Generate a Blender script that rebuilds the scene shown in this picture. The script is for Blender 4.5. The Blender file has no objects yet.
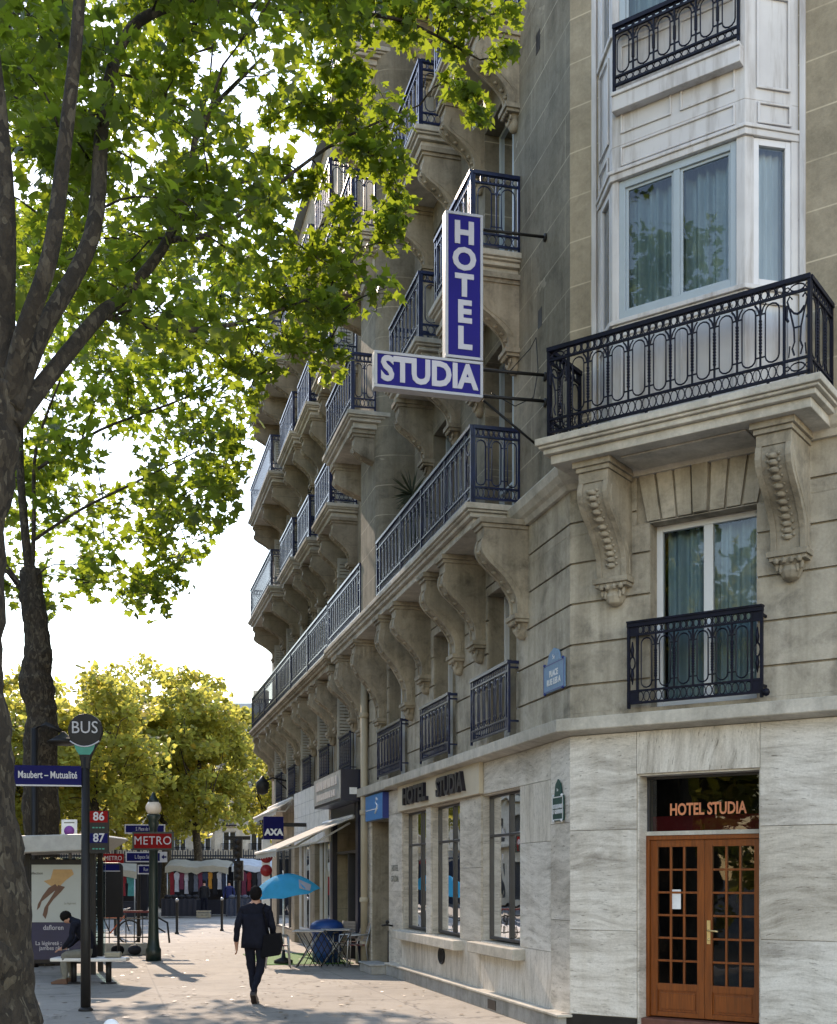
import bpy, bmesh, math, random
import numpy as np
from mathutils import Vector, Matrix
R = math.radians
rnd = random.Random(7)
scene = bpy.context.scene
COL = scene.collection

# ------------------------------------------------------------------ camera
F, HX, HY, HC = 1200.0, 418.5, 878.0, 1.85
cam = bpy.data.cameras.new('camera'); camo = bpy.data.objects.new('camera', cam); COL.objects.link(camo)
camo.location = (0, 0, HC); camo.rotation_euler = (R(90), 0, 0)
cam.sensor_fit = 'HORIZONTAL'; cam.sensor_width = 36; cam.lens = F / 837 * 36
cam.shift_y = (HY - 512) / 837; cam.clip_end = 3000; cam.clip_start = .1
scene.camera = camo

# ------------------------------------------------------------------ facade frames
CX, CY = 1.7675, 14.0
D1 = Vector((-.251256, .967921)); N1 = Vector((-.967921, -.251256))
E2 = Vector((.819814, -.572629)); N2 = Vector((-.572629, -.819814))
E3 = Vector((.9951, .0990)); N3 = Vector((.0990, -.9951))
TB = 3.2
CB = Vector((CX, CY)) + E2 * TB
def FA(s, p, z): return Vector((CX + D1.x*s + N1.x*p, CY + D1.y*s + N1.y*p, z))
def FB(t, p, z): return Vector((CX + E2.x*t + N2.x*p, CY + E2.y*t + N2.y*p, z))
def FC(u, p, z): return Vector((CB.x + E3.x*u + N3.x*p, CB.y + E3.y*u + N3.y*p, z))
def FW(x, y, z): return Vector((x, y, z))
def at(px, py, Y): return Vector(((px-HX)/F*Y, Y, HC+(HY-py)/F*Y))

# ------------------------------------------------------------------ materials
MATS = {}
def new_mat(name):
    m = bpy.data.materials.new(name); m.use_nodes = True
    nt = m.node_tree; b = nt.nodes['Principled BSDF']
    MATS[name] = m
    return m, nt, b
def N(nt, typ, **kw):
    n = nt.nodes.new(typ)
    for k, v in kw.items():
        if k.startswith('i_'): n.inputs[k[2:].replace('_', ' ')].default_value = v
        else: setattr(n, k, v)
    return n
def ramp(nt, src, stops, interp='LINEAR'):
    r = nt.nodes.new('ShaderNodeValToRGB'); r.color_ramp.interpolation = interp
    els = r.color_ramp.elements
    while len(els) < len(stops): els.new(.5)
    for e, (p, c) in zip(els, stops):
        e.position = p; e.color = (c[0], c[1], c[2], 1) if not isinstance(c, (int, float)) else (c, c, c, 1)
    nt.links.new(src, r.inputs[0]); return r.outputs[0]
def mixc(nt, a, b, fac, mode='MIX'):
    m = nt.nodes.new('ShaderNodeMix'); m.data_type = 'RGBA'; m.blend_type = mode
    for s, i in ((fac, 0), (a, 6), (b, 7)):
        if hasattr(s, 'is_output'): nt.links.new(s, m.inputs[i])
        elif isinstance(s, (int, float)): m.inputs[i].default_value = s
        else: m.inputs[i].default_value = (s[0], s[1], s[2], 1)
    return m.outputs[2]
def math_(nt, op, a, b=None):
    m = nt.nodes.new('ShaderNodeMath'); m.operation = op
    for i, s in enumerate((a, b)):
        if s is None: continue
        if hasattr(s, 'is_output'): nt.links.new(s, m.inputs[i])
        else: m.inputs[i].default_value = s
    return m.outputs[0]
def coord(nt, scale=(1, 1, 1)):
    g = nt.nodes.new('ShaderNodeNewGeometry')
    mp = nt.nodes.new('ShaderNodeMapping'); mp.inputs['Scale'].default_value = scale
    nt.links.new(g.outputs['Position'], mp.inputs['Vector']); return mp.outputs[0]
def noise(nt, vec, scale, detail=4, rough=.6, dist=0):
    n = N(nt, 'ShaderNodeTexNoise'); n.inputs['Scale'].default_value = scale
    n.inputs['Detail'].default_value = detail; n.inputs['Roughness'].default_value = rough
    n.inputs['Distortion'].default_value = dist
    if vec is not None: nt.links.new(vec, n.inputs['Vector'])
    return n.outputs[0]
def bump(nt, b, h, strength=.3, dist=.02):
    bp = nt.nodes.new('ShaderNodeBump'); bp.inputs['Strength'].default_value = strength
    bp.inputs['Distance'].default_value = dist
    nt.links.new(h, bp.inputs['Height']); nt.links.new(bp.outputs[0], b.inputs['Normal'])

def simple(name, col, rough=.6, metal=0, var=.15, scale=6, spec=.5):
    m, nt, b = new_mat(name)
    v = noise(nt, coord(nt), scale, 5)
    c = ramp(nt, v, [(.3, [x*(1-var) for x in col]), (.7, [min(1, x*(1+var)) for x in col])])
    nt.links.new(c, b.inputs['Base Color'])
    b.inputs['Roughness'].default_value = rough; b.inputs['Metallic'].default_value = metal
    b.inputs['Specular IOR Level'].default_value = spec
    return m

def stone(name, base, joints=None, dirt=.55, patches=False, streak=.5):
    m, nt, b = new_mat(name)
    co = coord(nt)
    big = noise(nt, co, .55, 6, .65); mid = noise(nt, co, 3.2, 6, .7, .4); fine = noise(nt, co, 28, 4, .7)
    st = noise(nt, coord(nt, (2.2, 2.2, .16)), 1.6, 6, .65)
    lo = [x*dirt for x in base]; hi = [min(.9, x*1.22) for x in base]
    c = ramp(nt, mid, [(.28, lo), (.5, base), (.75, hi)])
    g = ramp(nt, big, [(.35, (.62, .62, .60)), (.62, (1, 1, 1))])
    c = mixc(nt, c, g, .8, 'MULTIPLY')
    s = ramp(nt, st, [(.36, (.52, .51, .48)), (.58, (1, 1, 1))])
    c = mixc(nt, c, s, streak, 'MULTIPLY')
    f = ramp(nt, fine, [(.3, (.8, .8, .8)), (.7, (1.08, 1.08, 1.08))])
    c = mixc(nt, c, f, .6, 'MULTIPLY')
    h = mixc(nt, mid, fine, .5)
    if patches:
        pn = noise(nt, coord(nt, (.8, .8, 1.5)), 1.5, 4, .6, .9)
        pf = ramp(nt, pn, [(.655, 0), (.675, 1)])
        c = mixc(nt, c, [min(.9, x*1.45) for x in base], math_(nt, 'MULTIPLY', pf, .55))
    if joints:
        g2 = nt.nodes.new('ShaderNodeNewGeometry'); sx = nt.nodes.new('ShaderNodeSeparateXYZ')
        nt.links.new(g2.outputs['Position'], sx.inputs[0])
        zz = math_(nt, 'MODULO', math_(nt, 'ADD', sx.outputs[2], joints[1]), joints[0])
        line = math_(nt, 'LESS_THAN', zz, .016)
        wob = ramp(nt, noise(nt, co, 1.3, 3), [(.35, .15), (.6, .75)])
        # vertical joints, alternating every other course
        along = math_(nt, 'ADD', math_(nt, 'MULTIPLY', sx.outputs[0], joints[2][0]), math_(nt, 'MULTIPLY', sx.outputs[1], joints[2][1]))
        row = math_(nt, 'FLOOR', math_(nt, 'DIVIDE', math_(nt, 'ADD', sx.outputs[2], joints[1]), joints[0]))
        al = math_(nt, 'ADD', math_(nt, 'ADD', along, 50.0), math_(nt, 'MULTIPLY', math_(nt, 'MODULO', row, 2.0), .47))
        vline = math_(nt, 'LESS_THAN', math_(nt, 'MODULO', al, 1.15), .012)
        ln = math_(nt, 'MAXIMUM', line, vline)
        c = mixc(nt, c, [min(.9, x*joints[3]) for x in base], math_(nt, 'MULTIPLY', ln, wob))
    nt.links.new(c, b.inputs['Base Color'])
    b.inputs['Roughness'].default_value = .9; b.inputs['Specular IOR Level'].default_value = .25
    bump(nt, b, h, .35, .02)
    return m

STONE_BASE = (.42, .365, .285)
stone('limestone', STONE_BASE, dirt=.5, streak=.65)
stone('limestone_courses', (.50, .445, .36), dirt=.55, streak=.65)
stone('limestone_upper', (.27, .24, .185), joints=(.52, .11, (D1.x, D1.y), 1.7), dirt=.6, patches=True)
stone('limestone_front', (.40, .34, .25), joints=(.52, .11, (E2.x, E2.y), 1.5), dirt=.75, streak=.25)
stone('neighbour_stone', (.37, .315, .24), joints=(.44, .2, (D1.x, D1.y), .45), dirt=.7)
stone('pale_trim', (.60, .555, .48), dirt=.72, streak=.35)
stone('far_stone', (.52, .46, .38), dirt=.8, streak=.3)
stone('plinth_stone', (.40, .39, .37), dirt=.7, streak=.5)

def travertine(name, vertical):
    m, nt, b = new_mat(name)
    g = nt.nodes.new('ShaderNodeNewGeometry')
    sc = (.55, .55, 3.6) if not vertical else (3.6, 3.6, .55)
    off = nt.nodes.new('ShaderNodeCombineXYZ')
    for i in range(3): nt.links.new(math_(nt, 'MULTIPLY', g.outputs['Random Per Island'], (11.0, 7.0, 23.0)[i]), off.inputs[i])
    wv = N(nt, 'ShaderNodeTexNoise'); wv.inputs['Scale'].default_value = .62; wv.inputs['Detail'].default_value = 2.5
    ad = N(nt, 'ShaderNodeVectorMath', operation='ADD')
    nt.links.new(g.outputs['Position'], ad.inputs[0]); nt.links.new(off.outputs[0], ad.inputs[1])
    nt.links.new(ad.outputs[0], wv.inputs['Vector'])
    w2 = N(nt, 'ShaderNodeVectorMath', operation='SCALE'); w2.inputs['Scale'].default_value = .50
    nt.links.new(wv.outputs['Color'], w2.inputs[0])
    a2 = N(nt, 'ShaderNodeVectorMath', operation='ADD')
    nt.links.new(ad.outputs[0], a2.inputs[0]); nt.links.new(w2.outputs[0], a2.inputs[1])
    mp = N(nt, 'ShaderNodeMapping'); mp.inputs['Scale'].default_value = sc
    nt.links.new(a2.outputs[0], mp.inputs['Vector'])
    n1 = noise(nt, mp.outputs[0], 1.5, 10, .76, .5)
    n2 = noise(nt, mp.outputs[0], 4.5, 8, .75, .2)
    n0 = noise(nt, ad.outputs[0], .8, 3, .5)
    n1 = math_(nt, 'ADD', math_(nt, 'MULTIPLY', n1, .72), math_(nt, 'MULTIPLY', n0, .28))
    c = ramp(nt, n1, [(.34, (.36, .33, .29)), (.44, (.56, .52, .465)), (.52, (.71, .67, .61)), (.66, (.82, .785, .73))])
    v = ramp(nt, n2, [(.32, (.42, .40, .375)), (.43, (.80, .79, .77)), (.54, (1, 1, 1))])
    c = mixc(nt, c, v, .7, 'MULTIPLY')
    # a pale island tint
    t = ramp(nt, g.outputs['Random Per Island'], [(0, (.88, .85, .80)), (1, (1, 1, 1))])
    c = mixc(nt, c, t, 1.0, 'MULTIPLY')
    pit = noise(nt, mp.outputs[0], 14, 3, .6)
    pf = ramp(nt, pit, [(.31, (.30, .28, .25)), (.37, (1, 1, 1))])
    c = mixc(nt, c, pf, .7, 'MULTIPLY')
    stn = noise(nt, coord(nt, (2.5, 2.5, .22)), 1.5, 5, .6)
    c = mixc(nt, c, ramp(nt, stn, [(.36, (.66, .6, .5)), (.52, (1, 1, 1))]), .22, 'MULTIPLY')
    spk = noise(nt, coord(nt), 45, 4, .75)
    c = mixc(nt, c, ramp(nt, spk, [(.32, (.72, .71, .69)), (.6, (1.05, 1.05, 1.05))]), .5, 'MULTIPLY')
    nt.links.new(c, b.inputs['Base Color'])
    b.inputs['Roughness'].default_value = .55; b.inputs['Specular IOR Level'].default_value = .35
    bump(nt, b, n2, .15, .01)
travertine('travertine', False); travertine('travertine_vertical', True)

simple('iron', (.0035, .004, .013), .5, 0, .5, 9, .22)
simple('iron_sky_lit', (.006, .012, .050), .30, 0, .5, 9, .45)  # side railings: bluish sky and sun light put into the iron colour
simple('white_paint', (.66, .65, .66), .45, 0, .07, 2.5)
def weathered_white():
    m, nt, b = new_mat('bay_paint')
    co = coord(nt)
    a = noise(nt, co, 1.3, 5, .6); s = noise(nt, coord(nt, (3, 3, .3)), 2.2, 6, .65); f = noise(nt, co, 14, 5, .7)
    c = ramp(nt, a, [(.3, (.50, .48, .475)), (.7, (.63, .61, .60))])
    c = mixc(nt, c, ramp(nt, s, [(.34, (.55, .50, .45)), (.50, (1, 1, 1))]), .7, 'MULTIPLY')
    c = mixc(nt, c, ramp(nt, f, [(.26, (.5, .44, .38)), (.33, (1, 1, 1))]), .5, 'MULTIPLY')
    nt.links.new(c, b.inputs['Base Color']); b.inputs['Roughness'].default_value = .5
    bump(nt, b, f, .08, .01)
weathered_white()
simple('blue_grey_frame', (.36, .42, .46), .4, 0, .06, 3)
simple('frame_white', (.62, .63, .64), .4, 0, .06, 3)
simple('dark_frame', (.03, .03, .035), .4)
simple('shutter_paint', (.42, .41, .37), .6, 0, .1, 3)
simple('zinc', (.30, .34, .40), .5, .3, .12, 2)
simple('pipe_paint', (.40, .345, .25), .6, 0, .12, 2)
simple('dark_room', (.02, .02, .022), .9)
simple('black_paint', (.008, .008, .010), .4, 0, .15, 6, .3)
simple('gunmetal', (.014, .013, .013), .5, 0, .2, 6, .3)
simple('green_black', (.010, .022, .018), .4)
simple('sign_navy', (.003, .004, .070), .45, 0, .05, 6, .1)
simple('sign_blue', (.013, .006, .18), .25, 0, .08, 2, .12)
simple('sign_white', (.42, .42, .46), .3, 0, .05)
simple('sign_letter', (.50, .48, .54), .3, 0, .04)
simple('sign_side', (.60, .56, .54), .4, 0, .08)
simple('plaque_blue', (.15, .26, .40), .5, 0, .12, 20, .25)
simple('plaque_green', (.015, .06, .05), .5, 0, .2, 20, .25)
simple('plaque_white', (.62, .64, .66), .35, 0, .1, 20)
simple('letter_dark', (.02, .018, .028), .35, .2)
simple('fascia_cream', (.56, .48, .36), .6, 0, .06, 2)
simple('sky_blue_sign', (.035, .22, .55), .3, 0, .1, 3)
simple('deep_blue', (.01, .03, .20), .35, 0, .1, 3)
simple('navy_panel', (.008, .010, .028), .35)
simple('brass', (.70, .55, .28), .3, .8)
simple('copper_letter', (.62, .22, .10), .45, 0, .05)
simple('red_paint', (.26, .008, .012), .4, 0, .1)
simple('red_dim', (.34, .008, .010), .6)
simple('orange_neon', (.70, .12, .03), .5)
simple('tile_red', (.13, .05, .035), .5, 0, .3, 14)
simple('paper', (.75, .75, .75), .7)
simple('purple', (.22, .05, .28), .5)
simple('teal', (.02, .22, .17), .4)
simple('metro_red', (.20, .004, .005), .45, 0, .1, 6, .1)
simple('suit', (.007, .008, .016), .85, 0, .25, 14, .2)
simple('bag', (.004, .004, .006), .8, 0, .25, 14, .15)
simple('skin', (.42, .22, .15), .55, 0, .06)
simple('hair', (.006, .0045, .004), .8, 0, .4, 60, .15)
simple('shoe', (.025, .016, .012), .4)
simple('grey_cloth', (.16, .155, .13), .9, 0, .15, 20)
simple('red_cloth', (.34, .03, .03), .9)
simple('tarp_blue', (.012, .06, .24), .45, 0, .2, 5)
simple('steel', (.55, .56, .58), .35, .8)
simple('worn_steel', (.45, .46, .47), .45, .7)
simple('chair_red', (.17, .03, .03), .6); simple('chair_cream', (.26, .22, .19), .6)
simple('table_top', (.45, .42, .40), .4)
simple('turf', (.05, .16, .02), .9, 0, .4, 40)
simple('concrete', (.36, .33, .28), .9, 0, .15, 6)
simple('stall_dark', (.012, .012, .02), .8)
simple('fence_navy', (.012, .022, .05), .5)
simple('bike_black', (.015, .015, .015), .4); simple('bike_orange', (.45, .09, .03), .4)
simple('rubber', (.015, .015, .015), .8)
simple('plastic_white', (.78, .77, .75), .4); simple('bench_white', (.62, .60, .58), .45)
simple('roof_grey', (.36, .36, .34), .5)
simple('terracotta', (.33, .10, .06), .8)
simple('plant_dark', (.02, .03, .012), .7)
simple('globe', (.78, .66, .55), .35)
simple('poster_grey', (.33, .35, .33), .5, 0, .05, 2)
simple('poster_navy', (.005, .008, .045), .4)
simple('poster_tan', (.36, .22, .09), .6, 0, .12, 9); simple('poster_brown', (.10, .045, .025), .6)
for i, c in enumerate([(.38, .17, .02), (.012, .018, .09), (.36, .10, .06), (.20, .012, .018), (.36, .36, .39), (.02, .03, .06), (.05, .22, .21), (.12, .02, .045), (.09, .10, .13), (.008, .008, .011)]):
    simple('garment_%s' % 'abcdefghij'[i], c, .9, 0, .2, 8)

def glass(name, tint, refl=1.5, rough=.015, bumpy=.05):
    m = bpy.data.materials.new(name); m.use_nodes = True; nt = m.node_tree; nt.nodes.clear()
    out = N(nt, 'ShaderNodeOutputMaterial'); mx = N(nt, 'ShaderNodeMixShader')
    tr = N(nt, 'ShaderNodeBsdfTransparent'); tr.inputs[0].default_value = (*tint, 1)
    gl = N(nt, 'ShaderNodeBsdfGlossy'); gl.inputs['Roughness'].default_value = rough; gl.inputs[0].default_value = (.95, .97, 1, 1)
    fr = N(nt, 'ShaderNodeFresnel'); fr.inputs['IOR'].default_value = refl
    bp = N(nt, 'ShaderNodeBump'); bp.inputs['Strength'].default_value = bumpy; bp.inputs['Distance'].default_value = .05
    nt.links.new(noise(nt, coord(nt), 1.6, 2), bp.inputs['Height'])
    nt.links.new(bp.outputs[0], gl.inputs['Normal'])
    f2 = math_(nt, 'MINIMUM', math_(nt, 'MULTIPLY', fr.outputs[0], 1.25), 1.0)
    nt.links.new(f2, mx.inputs[0]); nt.links.new(tr.outputs[0], mx.inputs[1]); nt.links.new(gl.outputs[0], mx.inputs[2])
    nt.links.new(mx.outputs[0], out.inputs[0]); MATS[name] = m
glass('window_glass', (.80, .88, .89), 1.6); glass('dark_glass', (.45, .47, .49), 1.5); glass('clear_glass', (.75, .85, .86), 1.45)

def curtain_mat():
    m, nt, b = new_mat('curtain_teal'); b.inputs['Roughness'].default_value = .9
    nt.links.new(ramp(nt, noise(nt, coord(nt, (1, 1, .2)), 6, 4), [(.3, (.20, .29, .34)), (.7, (.40, .50, .55))]), b.inputs['Base Color'])
    m, nt, b = new_mat('curtain_white'); b.inputs['Roughness'].default_value = .9
    nt.links.new(ramp(nt, noise(nt, coord(nt, (1, 1, .2)), 6, 4), [(.3, (.5, .54, .60)), (.7, (.66, .70, .76))]), b.inputs['Base Color'])
curtain_mat()
def fabric(name, col, trans=.45):
    m, nt, b = new_mat(name); b.inputs['Roughness'].default_value = .85
    v = ramp(nt, noise(nt, coord(nt), 4, 4), [(.3, [x*.9 for x in col]), (.7, [min(1, x*1.08) for x in col])]); nt.links.new(v, b.inputs['Base Color'])
    t = N(nt, 'ShaderNodeBsdfTranslucent'); nt.links.new(v, t.inputs[0]); mx = N(nt, 'ShaderNodeMixShader'); mx.inputs[0].default_value = trans
    nt.links.new(b.outputs[0], mx.inputs[1]); nt.links.new(t.outputs[0], mx.inputs[2]); nt.links.new(mx.outputs[0], nt.nodes['Material Output'].inputs[0])
fabric('umbrella_blue', (.04, .48, .85), .55); fabric('canvas_white', (.76, .80, .84)); fabric('canvas_beige', (.48, .43, .33)); fabric('canvas_awning', (.66, .62, .56), .35)

def wood():
    m, nt, b = new_mat('varnished_wood')
    n = noise(nt, coord(nt, (14, 14, 1.2)), 2.2, 6, .6, .6)
    nt.links.new(ramp(nt, n, [(.3, (.13, .030, .003)), (.55, (.21, .050, .005)), (.75, (.27, .070, .008))]), b.inputs['Base Color'])
    b.inputs['Roughness'].default_value = .34
wood()

def leaf_mat(name, dark, mid, bright, trans, tmix=.5):
    m = bpy.data.materials.new(name); m.use_nodes = True; nt = m.node_tree; nt.nodes.clear()
    out = N(nt, 'ShaderNodeOutputMaterial')
    g = N(nt, 'ShaderNodeNewGeometry')
    c = ramp(nt, g.outputs['Random Per Island'], [(0, dark), (.55, mid), (.93, bright), (1.0, (bright[0]*1.5, bright[1]*.95, bright[2]))])
    d = N(nt, 'ShaderNodeBsdfPrincipled'); d.inputs['Roughness'].default_value = .45; d.inputs['Specular IOR Level'].default_value = .4
    nt.links.new(c, d.inputs['Base Color'])
    t = N(nt, 'ShaderNodeBsdfTranslucent')
    tc = mixc(nt, c, trans, .75)
    nt.links.new(tc, t.inputs[0])
    mx = N(nt, 'ShaderNodeMixShader'); mx.inputs[0].default_value = tmix
    nt.links.new(d.outputs[0], mx.inputs[1]); nt.links.new(t.outputs[0], mx.inputs[2]); nt.links.new(mx.outputs[0], out.inputs[0])
    MATS[name] = m
leaf_mat('plane_leaf', (.009, .022, .009), (.017, .036, .011), (.038, .062, .013), (.62, .80, .05), .41)
leaf_mat('far_leaf', (.09, .12, .035), (.15, .17, .04), (.30, .27, .04), (.74, .69, .12), .60)
leaf_mat('litter_leaf', (.035, .02, .01), (.07, .038, .015), (.12, .07, .02), (.2, .12, .03), .1)

def bark():
    m, nt, b = new_mat('bark')
    co = coord(nt, (1, 1, .55))
    v = N(nt, 'ShaderNodeTexVoronoi'); v.inputs['Scale'].default_value = 22
    wob = N(nt, 'ShaderNodeVectorMath', operation='ADD')
    nn = N(nt, 'ShaderNodeTexNoise'); nn.inputs['Scale'].default_value = 7
    nt.links.new(co, nn.inputs['Vector']); nt.links.new(co, wob.inputs[0])
    sc = N(nt, 'ShaderNodeVectorMath', operation='SCALE'); sc.inputs['Scale'].default_value = .25
    nt.links.new(nn.outputs['Color'], sc.inputs[0]); nt.links.new(sc.outputs[0], wob.inputs[1])
    nt.links.new(wob.outputs[0], v.inputs['Vector'])
    sx = N(nt, 'ShaderNodeSeparateColor'); nt.links.new(v.outputs['Color'], sx.inputs[0])
    c = ramp(nt, sx.outputs[0], [(0, (.022, .016, .010)), (.5, (.040, .029, .018)), (.8, (.064, .049, .032)), (1, (.115, .095, .065))])
    f = noise(nt, co, 30, 6, .7)
    c = mixc(nt, c, ramp(nt, f, [(.3, (.5, .5, .5)), (.65, (1.1, 1.1, 1.1))]), .8, 'MULTIPLY')
    nt.links.new(c, b.inputs['Base Color']); b.inputs['Roughness'].default_value = .9
    bump(nt, b, mixc(nt, f, sx.outputs[0], .4), 1.0, .04)
bark()

def ground_mats():
    m, nt, b = new_mat('pavement')
    co = coord(nt)
    big = noise(nt, co, .22, 5, .6); mid = noise(nt, co, 1.7, 6, .7, .5); fine = noise(nt, co, 60, 4, .8); sp = noise(nt, co, 5.5, 3, .5)
    c = ramp(nt, big, [(.3, (.245, .22, .188)), (.7, (.34, .305, .26))])
    c = mixc(nt, c, ramp(nt, mid, [(.3, (.68, .68, .68)), (.55, (1, 1, 1)), (.8, (1.12, 1.1, 1.06))]), .8, 'MULTIPLY')
    c = mixc(nt, c, ramp(nt, fine, [(.3, (.75, .75, .75)), (.7, (1.15, 1.15, 1.15))]), .7, 'MULTIPLY')
    c = mixc(nt, c, ramp(nt, sp, [(.26, (.35, .33, .3)), (.31, (1, 1, 1))]), .6, 'MULTIPLY')
    vo = N(nt, 'ShaderNodeTexVoronoi', feature='DISTANCE_TO_EDGE'); vo.inputs['Scale'].default_value = .42
    wb = N(nt, 'ShaderNodeVectorMath', operation='ADD'); nz = N(nt, 'ShaderNodeTexNoise'); nz.inputs['Scale'].default_value = 1.2; nz.inputs['Detail'].default_value = 6
    nt.links.new(co, nz.inputs['Vector']); nt.links.new(co, wb.inputs[0]); nt.links.new(nz.outputs['Color'], wb.inputs[1]); nt.links.new(wb.outputs[0], vo.inputs['Vector'])
    cr = ramp(nt, vo.outputs['Distance'], [(0, .75), (.012, 0)])
    c = mixc(nt, c, (.07, .062, .055), cr)
    pv = N(nt, 'ShaderNodeTexVoronoi', distance='CHEBYCHEV'); pv.inputs['Scale'].default_value = .33; nt.links.new(coord(nt, (1, .6, 1)), pv.inputs['Vector'])
    ps = N(nt, 'ShaderNodeSeparateColor'); nt.links.new(pv.outputs['Color'], ps.inputs[0])
    c = mixc(nt, c, ramp(nt, ps.outputs[0], [(.0, (.80, .79, .78)), (.2, (.82, .81, .8)), (.24, (1, 1, 1)), (.8, (1, 1, 1)), (.84, (1.1, 1.08, 1.05))]), .75, 'MULTIPLY')
    # slab joints in metres along the two street directions
    g = N(nt, 'ShaderNodeNewGeometry'); sx = N(nt, 'ShaderNodeSeparateXYZ'); nt.links.new(g.outputs['Position'], sx.inputs[0])
    for dx, dy, per in ((D1.x, D1.y, 4.2), (N1.x, N1.y, 3.4)):
        a = math_(nt, 'ADD', math_(nt, 'ADD', math_(nt, 'MULTIPLY', sx.outputs[0], dx), math_(nt, 'MULTIPLY', sx.outputs[1], dy)), 300.0)
        l = math_(nt, 'LESS_THAN', math_(nt, 'MODULO', a, per), .03)
        c = mixc(nt, c, (.14, .13, .12), math_(nt, 'MULTIPLY', l, .6))
    nt.links.new(c, b.inputs['Base Color']); b.inputs['Roughness'].default_value = .85
    bump(nt, b, fine, .3, .01)
    m, nt, b = new_mat('asphalt')
    f = noise(nt, coord(nt), 40, 4, .7); bg = noise(nt, coord(nt), .5, 4)
    c = mixc(nt, ramp(nt, bg, [(.3, (.045, .045, .047)), (.7, (.075, .073, .07))]), ramp(nt, f, [(.3, (.7, .7, .7)), (.7, (1.2, 1.2, 1.2))]), .8, 'MULTIPLY')
    nt.links.new(c, b.inputs['Base Color']); b.inputs['Roughness'].default_value = .85
ground_mats()
simple('kerb_granite', (.34, .33, .32), .8, 0, .15, 8)

# ------------------------------------------------------------------ object helpers
ORG = {}
def setp(o, label, cat, group=None, kind=None):
    if label: o['label'] = label
    if cat: o['category'] = cat
    if group: o['group'] = group
    if kind: o['kind'] = kind
def thing(name, label, cat, loc=(0, 0, 0), group=None):
    o = bpy.data.objects.new(name, None); COL.objects.link(o); o.empty_display_size = .2
    o.location = loc; ORG[o.name] = Vector(loc); setp(o, label, cat, group); return o

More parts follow.
